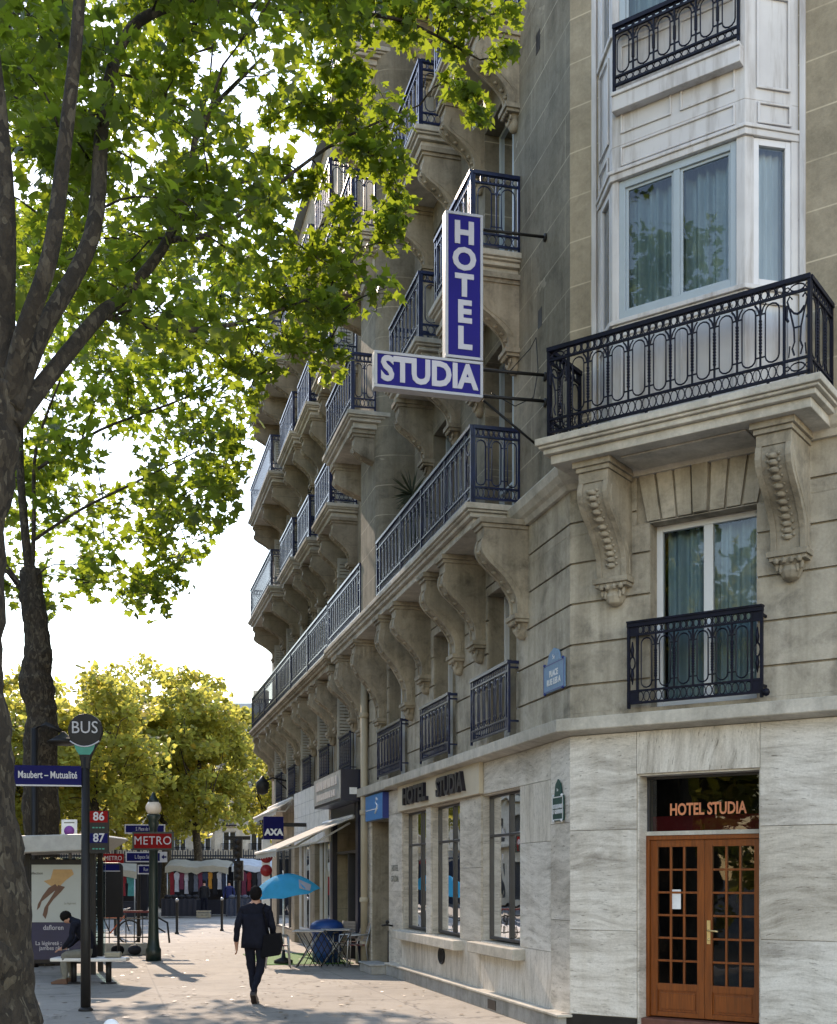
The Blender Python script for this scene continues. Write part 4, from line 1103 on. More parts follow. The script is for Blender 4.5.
# shop fronts
sf = MB(); sf.box(FA, 11.75, 12.0, -.02, .10, .03, 3.45); sf.box(FA, 12.0, 14.7, -.02, .12, 3.2, 3.45); sf.box(FA, 14.7, 15.0, -.02, .10, .03, 3.45); sf.build('shop_front', 'navy_panel', nb)
for a0, a1 in ((17.2, 17.9), (20.6, 21.2)):
    sf = MB(); sf.box(FA, a0, a1, -.02, .10, .03, 3.0); sf.build('pilaster', 'neighbour_stone', nb)
for (a0, a1, z0, z1), fm in zip(opn[1:4], ('frame_white', 'frame_white', 'dark_frame')):
    window(FA, a0, a1, z0, z1, -.06, nb, fm, 'clear_glass', 'curtain_white', mull=(.33, .66), curt=(fm == 'frame_white'))
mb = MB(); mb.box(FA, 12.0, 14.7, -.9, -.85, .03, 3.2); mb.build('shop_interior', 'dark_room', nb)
mb = MB(); mb.box(FA, 13.3, 13.36, -.5, .0, .03, 2.4); mb.box(FA, 12.0, 14.7, -.5, .0, 2.4, 2.46); mb.build('shop_door', 'dark_frame', nb)
# shop sign box
ss = thing('shop_sign', 'navy shop sign box with silver mirrored front above the awning', 'sign', FA(12.8, .2, 3.5))
mb = MB(); mb.use('navy_panel').box(FA, 11.45, 14.75, .0, .52, 3.46, 4.12); mb.use('worn_steel').box(FA, 11.5, 14.7, .521, .54, 3.52, 4.10); mb.build('sign_box', 'navy_panel', ss)
mb = MB()
for k in range(11):
    a = 11.8+k*.24; mb.box(FA, a, a+.13+.05*(k % 2), .541, .56, 3.83, 4.02)
for k in range(9):
    a = 12.0+k*.26; mb.box(FA, a, a+.15, .541, .56, 3.60, 3.74)
mb.build('lettering', 'sign_side', ss)
mb = MB(); mb.box(FA, 11.44, 11.4495, .18, .34, 3.6, 3.74); mb.build('sticker', 'paper', ss)
wp = thing('shop_sign', 'blank white squared fascia board beside the silver shop sign', 'sign', FA(17.5, 0, 2.7))
mb = MB(); mb.use('plastic_white').box(FA, 14.9, 20.4, .101, .14, 2.72, 4.2); mb.use('worn_steel')
for k in range(8): mb.box(FA, 14.9+k*.7, 14.91+k*.7, .1405, .144, 2.72, 4.2)
for z in (3.1, 3.5, 3.85): mb.box(FA, 14.9, 20.4, .1405, .143, z, z+.01)
mb.build('board', 'plastic_white', wp)
def make_awning(a0, a1, z1, z0, P, label, mat='canvas_awning'):
    t = thing('awning', label, 'awning', FA((a0+a1)/2, 0, z1))
    mb = MB(); mb.prism(FA, [(.15, z1-.03), (P, z0-.03), (P, z0), (.15, z1)], a0, a1, 'a'); mb.build('canopy', mat, t)
    mb = MB(); n = 24; vs = []
    for k in range(n+1):
        a = a0+(a1-a0)*k/n
        vs += [FA(a, P+.005, z0), FA(a, P+.012+.012*math.sin(k*1.7), z0-.16-.02*math.cos(k*2.1))]
    mb.add(vs, [(2*k, 2*k+2, 2*k+3, 2*k+1) for k in range(n)]); mb.build('valance', mat, t, recalc=False)
    mb = MB(); mb.tube([FA(a0, P+.01, z0-.02), FA(a1, P+.01, z0-.02)], .035, 8); mb.tube([FA(a0, .15, z1), FA(a1, .15, z1)], .05, 8)
    for a in (a0+.3, a1-.3): mb.tube([FA(a, .15, z1-.12), FA(a+.05, P*.5, (z0+z1)/2-.2), FA(a, P, z0-.04)], .025, 6)
    mb.build('arm', 'frame_white', t)
make_awning(12.05, 15.6, 3.16, 2.46, 1.78, 'cream sloping shop awning over the cafe tables')
make_awning(20.6, 25.8, 4.1, 3.80, .62, 'short high pale awning at the far end of shops')
ax = thing('bank_sign', 'small square navy projecting sign with white AXA lettering', 'sign', FA(18.2, .7, 2.9))
mb = MB(); mb.box(FA, 18.2, 18.36, .75, 1.27, 2.86, 3.46); mb.build('sign_box', 'sign_navy', ax, bevel=.01)
text('lettering', 'AXA', .23, FA(18.195, 1.01, 3.04), V3(-N1), V3(-D1), 'paper', ax, .003, weight=.012)
mb = MB(); mb.box(FA, 18.25, 18.30, .10, .75, 3.2, 3.3); mb.build('bracket', 'gunmetal', ax)
wv = thing('poster_pillar', 'narrow white pillar with red circular marks at the shop corner', 'pillar', FA(19.3, .9, 0))
mb = MB(); mb.box(FA, 19.0, 19.14, 1.0, 1.21, .03, 2.88); mb.build('pillar', 'plastic_white', wv)
mb = MB(); mb.lathe([(.17, -.01), (.17, .02)], FA(18.99, 1.105, 2.42), 16, axis=V3(-D1)); mb.lathe([(.16, -.01), (.16, .02)], FA(18.99, 1.105, 2.05), 16, axis=V3(-D1)); mb.build('disc', 'red_paint', wv)
lt = thing('wall_lantern', 'dark wrought wall lantern bracket at the end of first floor windows', 'lantern', FA(22.2, 0, 4.6))
mb = MB(); mb.tube([FA(22.2, 0, 4.7), FA(22.2, .5, 4.8), FA(22.2, .75, 4.7)], .03, 6); mb.lathe([(.05, -.3), (.16, -.25), (.2, .05), (.1, .15), (.03, .25)], FA(22.2, .8, 4.6), 8); mb.tube([FA(22.2, 0, 4.4), FA(22.2, .4, 4.75)], .025, 6); mb.build('lantern_body', 'gunmetal', lt)

# ------------------------------------------------------------------ cafe terrace
GZ = .031
tc = MB(); tc.box(FA, 11.9, 15.6, .15, 2.1, .0305, .045)
o = tc.build('artificial_turf', 'turf'); setp(o, 'green artificial turf mat under the cafe tables', 'mat')
um = thing('parasol', 'bright blue open parasol above the cafe tables', 'parasol', (-2.86, 25.4, GZ))
def parasol():
    ap = Vector((-2.86, 25.4, 1.93)); tilt = Matrix.Rotation(R(-7), 3, 'Y') @ Matrix.Rotation(R(9), 3, 'X')
    mb = MB(); n = 8; sub = 5; rings = 6; vs = []
    for i in range(rings+1):
        f = i/rings
        for k in range(n*sub):
            a = 2*math.pi*k/(n*sub); kk = (k % sub)/sub; sag = math.sin(math.pi*kk)
            r = .74*f*(1-.05*sag*f); z = -.40*f**2.2 + .04*sag*f*f*(-1 if f < .9 else .5)
            vs.append(ap + tilt @ Vector((r*math.cos(a), r*math.sin(a), z)))
    m = n*sub
    fs = [(i*m+k, i*m+(k+1) % m, (i+1)*m+(k+1) % m, (i+1)*m+k) for i in range(rings) for k in range(m)]
    mb.add(vs, fs, True); mb.build('canopy', 'umbrella_blue', um, recalc=True)
    mb = MB()
    for k in range(n):
        a = 2*math.pi*k/n
        mb.tube([ap + tilt @ Vector((.74*f*math.cos(a), .74*f*math.sin(a), -.40*f**2.2-.012)) for f in (0, .3, .6, 1)], .008, 4)
    mb.tube([ap, Vector((-2.86, 25.4, GZ+.05))], .02, 8); mb.tube([ap+Vector((0, 0, -.03)), ap + tilt @ Vector((0, 0, .08))], .015, 6); mb.build('frame', 'plastic_white', um)
    mb = MB(); mb.lathe([(.2, 0), (.2, .08), (.05, .14), (.03, .3)], (-2.86, 25.4, GZ), 14); mb.build('base', 'gunmetal', um)
    for a in (2.7, 5.6):
        mb = MB()
        pts = [ap + tilt @ Vector(((.62+dx)*math.cos(a+da), (.62+dx)*math.sin(a+da), -.40*((.62+dx)/.74)**2.2+.012)) for dx, da in ((0, -.30), (-.19, 0), (0, .30), (.09, 0))]
        mb.add(pts, [(0, 1, 2, 3)])
        mb.build('logo_patch', 'sign_white', um, recalc=False)
parasol()
def cafe_table(x, y, label):
    t = thing('cafe_table', label, 'table', (x, y, GZ), 'cafe tables on the turf')
    mb = MB(); mb.box(FW, x-.32, x+.32, y-.32, y+.32, GZ+.72, GZ+.745); mb.build('table_top', 'table_top', t, bevel=.008)
    for sg in (-1, 1):
        mb = MB()
        for yy in (-.25, .25):
            mb.tube([(x-.25*sg, y+yy, GZ+.01), (x+.25*sg, y+yy, GZ+.72)], .013, 6)
        mb.tube([(x-.25*sg, y-.25, GZ+.01), (x-.25*sg, y+.25, GZ+.01)], .012, 6); mb.build('leg', 'worn_steel', t)
    return t
cafe_table(-2.25, 24.7, 'small folding cafe table at front with crossed steel legs')
cafe_table(-1.75, 25.3, 'small folding cafe table next to the blue covered stack')
# folding trellis screen stored against the table
tr = thing('trellis_screen', 'folding lattice trellis standing between cafe chair and table', 'trellis', (-2.1, 24.3, GZ))
mb = MB()
for k in range(7):
    x = -2.45+k*.12
    mb.tube([(x, 24.32, GZ+.03), (x+.36, 24.32, GZ+.70)], .012, 4); mb.tube([(x, 24.34, GZ+.70), (x+.36, 24.34, GZ+.03)], .012, 4)
mb.build('lattice', 'gunmetal', tr)
def cafe_chair(loc, rz, label, group='cafe chairs by the tables'):
    t = thing('cafe_chair', label, 'chair', (0, 0, 0), group)
    def fr(a, b, c): return Vector((a, b, c))
    mb = MB()
    for k in range(6): mb.use('chair_red' if k % 2 else 'chair_cream').box(fr, -.2, .2, -.2+.066*k, -.2+.066*k+.06, .44, .46)
    mb.build('seat', 'chair_cream', t)
    mb = MB()
    for k in range(6): mb.use('chair_red' if k % 2 else 'chair_cream').prism(fr, [(-.21+k*.0, .5), (.21, .5)], 0, 0) if False else mb.box(fr, -.2, .2, .2+.022*k, .215+.022*k, .52+.062*k, .575+.062*k)
    mb.build('backrest', 'chair_cream', t)
    mb = MB()
    for sx in (-.2, .2):
        mb.tube([(sx, -.2, .65), (sx, .2, .66), (sx*1.02, .27, .66)], .015, 6); 
    mb.build('armrest', 'worn_steel', t)
    for sx in (-.2, .2):
        mb = MB(); mb.tube([(sx, -.2, .65), (sx, -.21, .44), (sx, -.24, .0)], .013, 6); mb.build('leg', 'worn_steel', t)
        mb = MB(); mb.tube([(sx, .33, .9), (sx, .2, .44), (sx, .26, .0)], .013, 6); mb.build('leg', 'worn_steel', t)
    t.location = loc; t.rotation_euler.z = rz; return t
ch = cafe_chair((-2.85, 24.35, GZ), R(100), 'red and cream slatted cafe chair left of the lattice, nearest the walking man')
copy_tree(ch, loc=(-1.35, 24.6, GZ), rotz=R(-60), label='red and cream slatted cafe chair right of the tables by the doorway')
copy_tree(ch, loc=(-1.55, 25.6, GZ), rotz=R(-20), label='red and cream slatted cafe chair behind the tables, in front of the dark shop door')
for o in bpy.data.objects:
    pass
tp = thing('covered_stack', 'domed stack under a blue tarpaulin between the cafe tables', 'covered stack', (-1.95, 25.9, GZ))
mb = MB(); mb.lathe([(.30, 0), (.32, .3), (.31, .6), (.38, .74), (.34, .84), (.22, .91), (.04, .94)], (-1.98, 25.9, GZ), 20)
mb.build('tarpaulin', 'tarp_blue', tp)

# ------------------------------------------------------------------ people
def skin_body(name, joints, edges, root, mats_fn, parent, mats, sub=2):
    me = bpy.data.meshes.new('tmp'); names = list(joints)
    me.from_pydata([joints[n][0] for n in names], [(names.index(a), names.index(b)) for a, b in edges], [])
    o = bpy.data.objects.new('tmp', me); COL.objects.link(o)
    sk = o.modifiers.new('s', 'SKIN'); sk.use_smooth_shade = True
    if not me.skin_vertices: me.skin_vertices.new()
    for i, n in enumerate(names):
        r = joints[n][1]; r = r if isinstance(r, tuple) else (r, r)
        me.skin_vertices[0].data[i].radius = r
        me.skin_vertices[0].data[i].use_root = (n == root)
    sb = o.modifiers.new('b', 'SUBSURF'); sb.levels = sub; sb.render_levels = sub
    dg = bpy.context.evaluated_depsgraph_get(); dg.update()
    ev = bpy.data.meshes.new_from_object(o.evaluated_get(dg)); bpy.data.objects.remove(o)
    ev.name = name; ev.materials.clear()
    for m in mats: ev.materials.append(MATS[m])
    for p in ev.polygons: p.material_index = mats_fn(p.center); p.use_smooth = True
    b = bpy.data.objects.new(name, ev); COL.objects.link(b); b.parent = parent; ORG[b.name] = ORG[parent.name]
    vg = b.vertex_groups.new(name='cloth'); cl_ = {v for p in ev.polygons if mats[p.material_index] != 'skin' for v in p.vertices} - {v for p in ev.polygons if mats[p.material_index] == 'skin' for v in p.vertices}
    vg.add(list(cl_), 1.0, 'REPLACE')
    tx = bpy.data.textures.new('cloth_folds', 'CLOUDS'); tx.noise_scale = .09; tx.noise_depth = 2
    dm = b.modifiers.new('folds', 'DISPLACE'); dm.texture = tx; dm.strength = .035; dm.mid_level = .5; dm.vertex_group = 'cloth'; dm.texture_coords = 'LOCAL'
    return b
def hand_joints(J, E, wrist, base, direction, side, pre):
    # five separate curled fingers from a palm
    d = Vector(direction).normalized(); s = Vector(side).normalized(); n = d.cross(s)
    b = Vector(base); palm = b+d*.05; J[pre+'palm'] = (tuple(palm), (.030, .018)); E.append((wrist, pre+'palm'))
    for k, (off, L) in enumerate(((-.030, .062), (-.010, .075), (.010, .07), (.028, .055))):
        k0 = palm+d*.035+s*off; k1 = k0+d*L*.5+n*.006; k2 = k0+d*L*.85+n*.026
        for nm, p in (('a', k0), ('b', k1), ('c', k2)): J['%s%d%s' % (pre, k, nm)] = (tuple(p), .0095)
        E += [(pre+'palm', '%s%da' % (pre, k)), ('%s%da' % (pre, k), '%s%db' % (pre, k)), ('%s%db' % (pre, k), '%s%dc' % (pre, k))]
    t0 = palm-d*.01-s*.035; t1 = t0+d*.035-s*.015+n*.012
    J[pre+'t0'] = (tuple(t0), .011); J[pre+'t1'] = (tuple(t1), .0095); E += [(pre+'palm', pre+'t0'), (pre+'t0', pre+'t1')]

man = thing('person', 'man in a dark suit walking away with a black shoulder bag', 'person', (-2.38, 17.5, GZ))
J = {'pel': ((0, 0, .90), (.155, .115)), 'wa': ((.0, .01, 1.05), (.145, .11)), 'che': ((0, .02, 1.24), (.175, .115)), 'up': ((0, .01, 1.36), (.15, .09)),
     'nk': ((.005, .02, 1.455), .058), 'hd0': ((.005, .035, 1.535), (.066, .078)), 'hd1': ((.005, .04, 1.61), (.074, .09)), 'hd2': ((.005, .035, 1.655), (.055, .068)),
     'ls': ((-.185, .01, 1.36), .066), 'le': ((-.265, -.03, 1.10), .052), 'lw': ((-.285, .06, .86), .034),
     'rs': ((.185, .01, 1.36), .066), 're': ((.255, .0, 1.10), .052), 'rw': ((.235, .17, .95), .036),
     'lh': ((-.09, .0, .84), .092), 'lk': ((-.065, .10, .48), .066), 'la': ((-.02, .02, .13), .045), 'lt': ((-.02, .16, .055), (.04, .035)),
     'rh': ((.09, .0, .84), .092), 'rk': ((.075, -.02, .48), .066), 'ra': ((.01, -.26, .20), .044), 'rt': ((.005, -.19, .06), (.038, .034))}
E_ = [('pel', 'wa'), ('wa', 'che'), ('che', 'up'), ('up', 'nk'), ('nk', 'hd0'), ('hd0', 'hd1'), ('hd1', 'hd2'), ('up', 'ls'), ('ls', 'le'), ('le', 'lw'), ('up', 'rs'), ('rs', 're'), ('re', 'rw'),
      ('pel', 'lh'), ('lh', 'lk'), ('lk', 'la'), ('la', 'lt'), ('pel', 'rh'), ('rh', 'rk'), ('rk', 'ra'), ('ra', 'rt')]
hand_joints(J, E_, 'lw', (-.285, .065, .84), (0.02, .25, -1), (0, -1, -.2), 'L'); hand_joints(J, E_, 'rw', (.235, .19, .94), (0, .9, -.3), (0, .2, 1), 'Rr')
ORG_man = ORG[man.name]
def off(p): return (p[0], p[1], p[2])
body = skin_body('body', J, E_, 'pel', lambda c: 1 if (c.z > 1.455 or (c.z < .885 and c.x < -.22) or (c.x > .19 and c.y > .185)) else 0, man, ['suit', 'skin'])
def on(root, fn):
    return lambda a, b, c: Vector((a, b, c)) + ORG[root.name]
fm_ = on(man, None)
mb = MB(); mb.ball(fm_(.005, .022, 1.612), .104, 14, (.88, 1.0, .92)); mb.ball(fm_(.005, -.012, 1.575), .086, 12, (.98, .85, 1.05)); mb.build('hair', 'hair', man)
mb = MB()
for sx in (-1, 1): mb.ball(fm_(.005+sx*.078, .04, 1.575), .026, 8, (.4, .7, 1.2))
for sx in (-1, 1): mb.ball(fm_(.005+sx*.028, .118, 1.59), .012, 6)
mb.ball(fm_(.005, .135, 1.56), .016, 6, (.8, 1, 1.3)); mb.build('face', 'skin', man)
# jacket skirt and shirt hem
mb = MB(); mb.lathe([(.21, .80), (.208, .9), (.192, 1.05), (.20, 1.2), (.21, 1.3)], fm_(0, .01, 0), 18)
mb.v = [((v[0]-ORG_man.x)*1.0+ORG_man.x, (v[1]-ORG_man.y)*.66+ORG_man.y, v[2]) for v in mb.v]; mb.build('jacket', 'suit', man)
for px_, py_, pz, rt in ((-.02, .09, .0, 0), (.005, -.215, .055, R(-38))):
    mb = MB(); M = Matrix.Rotation(rt, 3, 'X')
    def sfr(a, b, c): return Vector((px_, py_, pz+ .0)) + M @ Vector((a, b, c)) + ORG_man
    mb.prism(sfr, [(-.13, 0), (.14, 0), (.15, .035), (.06, .07), (-.02, .10), (-.12, .10), (-.14, .04)], -.042, .042, 'a')
    mb.build('shoe', 'shoe', man, bevel=.012)
mb = MB(); bag = [(.10, .66), (.36, .70), (.40, .86), (.37, 1.02), (.14, 1.0)]
def bfr(a, b, c): return Vector((a, b, c)) + ORG_man
mb.prism(bfr, bag, -.14, .10)
mb.tube([bfr(.20, -.05, 1.0), bfr(.17, -.13, 1.2), bfr(.12, -.11, 1.38), bfr(.14, .02, 1.44), bfr(.2, .14, 1.3), bfr(.28, .1, 1.0)], .016, 6)
mb.build('bag', 'bag', man, bevel=.02)

# ------------------------------------------------------------------ bus stop
bp = thing('bus_stop_sign', 'black drop headed bus stop post reading BUS with blue stop name blade', 'bus stop sign', (-4.56, 16.44, GZ))
BX, BY = -4.56, 16.44
mb = MB(); mb.tube([(BX, BY, GZ), (BX, BY, 1.1), (BX, BY, 3.5)], [.068, .066, .052], 12); mb.lathe([(.10, 0), (.10, .02), (.07, .05)], (BX, BY, GZ), 14); mb.build('post', 'gunmetal', bp)
prof = []
for k in range(13):
    a = -math.pi*.16+(math.pi*1.32)*k/12; prof.append((BX+.235*math.cos(a), 3.865+.235*math.sin(a)))
prof += [(BX-.15, 3.66), (BX-.085, 3.54), (BX-.058, 3.44), (BX-.052, 3.34), (BX+.052, 3.34), (BX+.058, 3.44), (BX+.085, 3.54), (BX+.15, 3.66)]
mb = MB(); mb.prism(FW, prof, BY-.05, BY+.05); mb.build('head', 'gunmetal', bp, bevel=.015)
band = []
for k in range(9):
    x = -.2+.4*k/8; band.append((BX+x, 3.70-.085+ .085*(x/.2)**2*.9+.03))
low = [(BX+.19, 3.72), (BX+.12, 3.60), (BX+.075, 3.535), (BX-.075, 3.535), (BX-.12, 3.60), (BX-.19, 3.72)]
mb = MB(); mb.use('teal').prism(FW, band[1:-1]+low[1:-1], BY-.0555, BY-.052)
mb.use('sign_white'); mb.tube([(x, BY-.055, z) for x, z in band], .012, 4); mb.build('band', 'teal', bp)
text('lettering', 'BUS', .235, (BX, BY-.054, 3.90), (1, 0, 0), (0, -1, 0), 'sign_white', bp, .003, weight=.0, sx=.92)
bl = MB(); bd = Vector((-.985, -.17, 0)); bn = Vector((.17, -.985, 0)).normalized()
def FBl(a, b, c): return Vector((BX-.05, BY-.02, 0)) + bd*a + bn*b + Vector((0, 0, c))
bl.box(FBl, 0, 1.08, -.02, .02, 3.12, 3.38); bl.use('sign_white').box(FBl, 0, 1.08, -.02, .02, 3.10, 3.119)
bl.mats = ['sign_navy', 'sign_white']; bl.mi = [0]*6+[1]*6
bl.build('blade', 'sign_navy', bp)
text('lettering', 'Maubert – Mutualité', .135, FBl(.445, .0225, 3.25), -bd, bn, 'sign_white', bp, .002, weight=.002, sx=.70)
mb = MB(); mb.use('black_paint').box(FW, -4.50, -4.245, BY-.03, BY+.03, 2.19, 2.77); mb.use('metro_red').box(FW, -4.495, -4.25, BY-.034, BY-.031, 2.61, 2.765); mb.use('sign_navy').box(FW, -4.495, -4.25, BY-.034, BY-.031, 2.33, 2.46)
mb.build('route_panel', 'black_paint', bp)
for s_, z in (('86', 2.688), ('87', 2.395)):
    text('lettering', s_, .165, (-4.372, BY-.036, z), (1, 0, 0), (0, -1, 0), 'sign_white', bp, .002, weight=.003, sx=.95)
mb = MB()
for z in (2.53, 2.24):
    for k in range(4): mb.box(FW, -4.46+k*.045, -4.43+k*.045, BY-.034, BY-.031, z, z+.018)
mb.build('route_marks', 'teal', bp)

# bus shelter
sh = thing('bus_shelter', 'glazed bus shelter with pale roof and lit advertising panel', 'bus shelter', (-6.3, 22.6, GZ))
mb = MB(); mb.prism(FW, [(-7.6, 2.62), (-6.1, 2.66), (-5.78, 2.64), (-5.72, 2.60), (-6.1, 2.36), (-7.6, 2.30)], 22.0, 23.7); mb.build('roof', 'roof_grey', sh, bevel=.02)
for x, y in ((-7.35, 22.6), (-6.13, 22.6), (-6.20, 23.4)):
    mb = MB(); mb.box(FW, x-.045, x+.045, y-.045, y+.045, GZ, 2.35); mb.build('post', 'gunmetal', sh)
ap_ = MB(); ap_.box(FW, -7.30, -6.18, 22.52, 22.68, .24, 2.20); ad = ap_.build('advertising_case', 'black_paint', sh, bevel=.01)
yy = 22.517
mb = MB(); mb.box(FW, -7.26, -6.22, yy-.003, yy, 1.02, 2.10); mb.build('poster', 'poster_grey', ad)
mb = MB(); mb.box(FW, -7.26, -6.22, yy-.003, yy, .32, 1.018); mb.build('poster', 'poster_navy', ad)
# the two legs and drapery on the poster
def flat(mat, pts, dy, name='picture'):
    mb = MB(); mb.prism(FW, [(-7.27+(px-22)/58*1.06, 2.03-(py-868)/97*1.77) for px, py in pts], yy-dy-.0012, yy-dy); mb.build(name, mat, ad)
flat('poster_tan', [(45, 869), (64, 869), (66, 874), (58, 880), (52, 886), (50, 890), (42, 886), (35, 881), (42, 879)], .0035)
flat('poster_brown', [(47, 884), (40, 888), (34, 896), (29, 905), (28, 911), (31, 908), (33, 902), (38, 898), (44, 893), (50, 888)], .0055)
flat('poster_brown', [(50, 885), (45, 894), (40, 902), (36, 908), (34, 916), (37, 920), (39, 914), (40, 907), (45, 900), (53, 892), (57, 887)], .0075)
for tx, px, py, sz, m_ in (('collection', 27, 873, .075, 'black_paint'), ('La légèreté', 62, 904, .055, 'grey_cloth'), ('dafloren', 45, 929, .13, 'sign_white'), ('La légèreté :', 40, 945, .11, 'sign_white'), ('jambes rêvées', 46, 950, .11, 'sign_white')):
    text('lettering', tx, sz, (-7.27+(px-22)/58*1.06, yy-.006, 2.03-(py-868)/97*1.77), (1, 0, 0), (0, -1, 0), m_, ad, .001, sx=.9)
mb = MB(); mb.box(FW, -6.62, -6.25, 23.36, 23.40, .35, 2.25); mb.build('glass_panel', 'clear_glass', sh)
mb = MB()
for k in range(11): mb.box(FW, -6.61, -6.26, 23.352, 23.358, .5+k*.155, .515+k*.155)
mb.build('glass_stripes', 'canvas_white', sh)
mb = MB(); mb.box(FW, -7.3, -6.1, 23.36, 23.40, .35, 2.25); mb.build('glass_panel', 'clear_glass', sh)
be = thing('bench', 'white bench seat on two dark legs at the bus stop', 'bench', (-5.6, 20.7, GZ))
mb = MB(); mb.prism(lambda a, b, c: Vector((a, c, b)), [(-6.3, 20.5), (-5.3, 20.45), (-5.02, 20.6), (-5.0, 20.8), (-5.25, 20.95), (-6.3, 20.95)], .42, .48); mb.build('seat', 'bench_white', be, bevel=.015)
for x in (-5.95, -5.35):
    mb = MB(); mb.tube([(x, 20.72, GZ), (x, 20.72, .42)], .05, 8); mb.lathe([(.14, 0), (.14, .015), (.06, .03)], (x, 20.72, GZ), 12); mb.build('leg', 'gunmetal', be)
# seated person leaning forward
sp = thing('person', 'seated person in a black top and grey trousers bending forward on the bench', 'person', (-5.62, 20.68, GZ))
z0 = -.03
J = {'pel': ((.0, 0, .55), (.15, .14)), 'wa': ((-.05, 0, .74), (.15, .14)), 'che': ((-.18, 0, .94), (.17, .15)), 'up': ((-.26, 0, 1.05), (.14, .12)), 'nk': ((-.34, 0, 1.10), .06), 'hd0': ((-.42, 0, 1.10), .075), 'hd1': ((-.48, 0, 1.13), .09),
     'ls': ((-.26, -.18, 1.03), .065), 'le': ((-.30, -.24, .78), .05), 'lw': ((-.46, -.15, .62), .036), 'rs': ((-.26, .18, 1.03), .065), 're': ((-.30, .24, .78), .05), 'rw': ((-.46, .14, .62), .036),
     'lh': ((-.05, -.10, .52), .10), 'lk': ((-.46, -.13, .50), .075), 'la': ((-.44, -.13, .10), .05), 'lt': ((-.58, -.13, .05), (.04, .03)), 'rh': ((-.05, .10, .52), .10), 'rk': ((-.45, .12, .50), .075), 'ra': ((-.38, .12, .10), .05), 'rt': ((-.52, .12, .05), (.04, .03))}
E_ = [('pel', 'wa'), ('wa', 'che'), ('che', 'up'), ('up', 'nk'), ('nk', 'hd0'), ('hd0', 'hd1'), ('up', 'ls'), ('ls', 'le'), ('le', 'lw'), ('up', 'rs'), ('rs', 're'), ('re', 'rw'), ('pel', 'lh'), ('lh', 'lk'), ('lk', 'la'), ('la', 'lt'), ('pel', 'rh'), ('rh', 'rk'), ('rk', 'ra'), ('ra', 'rt')]
hand_joints(J, E_, 'lw', (-.47, -.15, .61), (-1, .2, -.3), (0, 1, 0), 'L'); hand_joints(J, E_, 'rw', (-.47, .14, .61), (-1, -.2, -.3), (0, -1, 0), 'Q')
skin_body('body', J, E_, 'pel', lambda c: 2 if (c.x < -.475 and c.z > .54 and c.z < .68) or (c.x < -.38 and c.z > 1.0) else (1 if c.z < .60 else 0), sp, ['suit', 'grey_cloth', 'skin'])
so = ORG[sp.name]
mb = MB(); mb.ball(so+Vector((-.46, 0, 1.16)), .105, 12, (1, .9, .95)); mb.build('hair', 'hair', sp)
for y in (-.13, .12):
    x = -.5 if y < 0 else -.44
    mb = MB(); mb.prism(lambda a, b, c: so+Vector((x+a, y+b, c)), [(.11, 0), (-.16, 0), (-.17, .04), (-.04, .09), (.10, .10)], -.045, .045); mb.build('shoe', 'poster_brown', sp, bevel=.012)
bg = thing('shopping_bag', 'dark bag with pale parcel lying on the bench', 'bag', (-5.35, 20.7, .48))
mb = MB(); mb.use('bag').box(FW, -5.75, -5.55, 20.6, 20.8, .481, .70); mb.use('canvas_beige').box(FW, -5.40, -5.12, 20.6, 20.75, .481, .58); mb.build('bag_body', 'bag', bg, bevel=.03)

# ------------------------------------------------------------------ metro entrance
lp = thing('metro_lamp', 'dark green lamp post with white globe and red METRO sign', 'lamp post', (-5.83, 26.4, GZ))
LX, LY = -5.83, 26.4
mb = MB(); mb.lathe([(.17, 0), (.17, .25), (.14, .3), (.12, .5), (.105, .9), (.10, 1.9), (.095, 2.4), (.13, 2.45), (.09, 2.5), (.085, 2.9), (.12, 3.0), (.10, 3.08), (.16, 3.18), (.13, 3.22)], (LX, LY, GZ), 14); mb.build('post', 'green_black', lp)
mb = MB(); mb.ball((LX, LY, 3.39), .175, 18, (1, 1, .95)); mb.build('globe', 'globe', lp)
mb = MB(); mb.lathe([(.11, 3.51), (.12, 3.55), (.07, 3.62), (.05, 3.68), (.02, 3.74)], (LX, LY, 0), 12); mb.build('finial', 'green_black', lp)
mb = MB(); mb.use('green_black').box(FW, -6.26, -5.36, LY-.16, LY-.11, 2.46, 2.86); mb.use('metro_red').box(FW, -6.22, -5.40, LY-.165, LY-.161, 2.50, 2.82); mb.build('sign_board', 'metro_red', lp)
text('lettering', 'METRO', .26, (-5.81, LY-.168, 2.66), (1, 0, 0), (0, -1, 0), 'sign_white', lp, .002, weight=.0, sx=.92, spacing=1.08)
mr = thing('metro_sign', 'smaller red METRO board on a post behind the lamp post', 'sign', (-9.6, 38, GZ))
mb = MB(); mb.box(FW, -9.64, -9.56, 37.98, 38.06, GZ, 2.75); mb.build('post', 'gunmetal', mr)
mb = MB(); mb.box(FW, -9.98, -9.32, 37.93, 37.97, 2.32, 2.62); mb.build('board', 'metro_red', mr)
text('lettering', 'METRO', .2, (-9.65, 37.925, 2.47), (1, 0, 0), (0, -1, 0), 'sign_white', mr, .002, sx=.85)
ds = thing('direction_post', 'slim post with small navy direction boards behind metro lamp', 'signpost', (-7.05, 30, GZ))
mb = MB(); mb.tube([(-7.0, 30, GZ), (-7.0, 30, 3.15)], .045, 8); mb.build('post', 'gunmetal', ds)
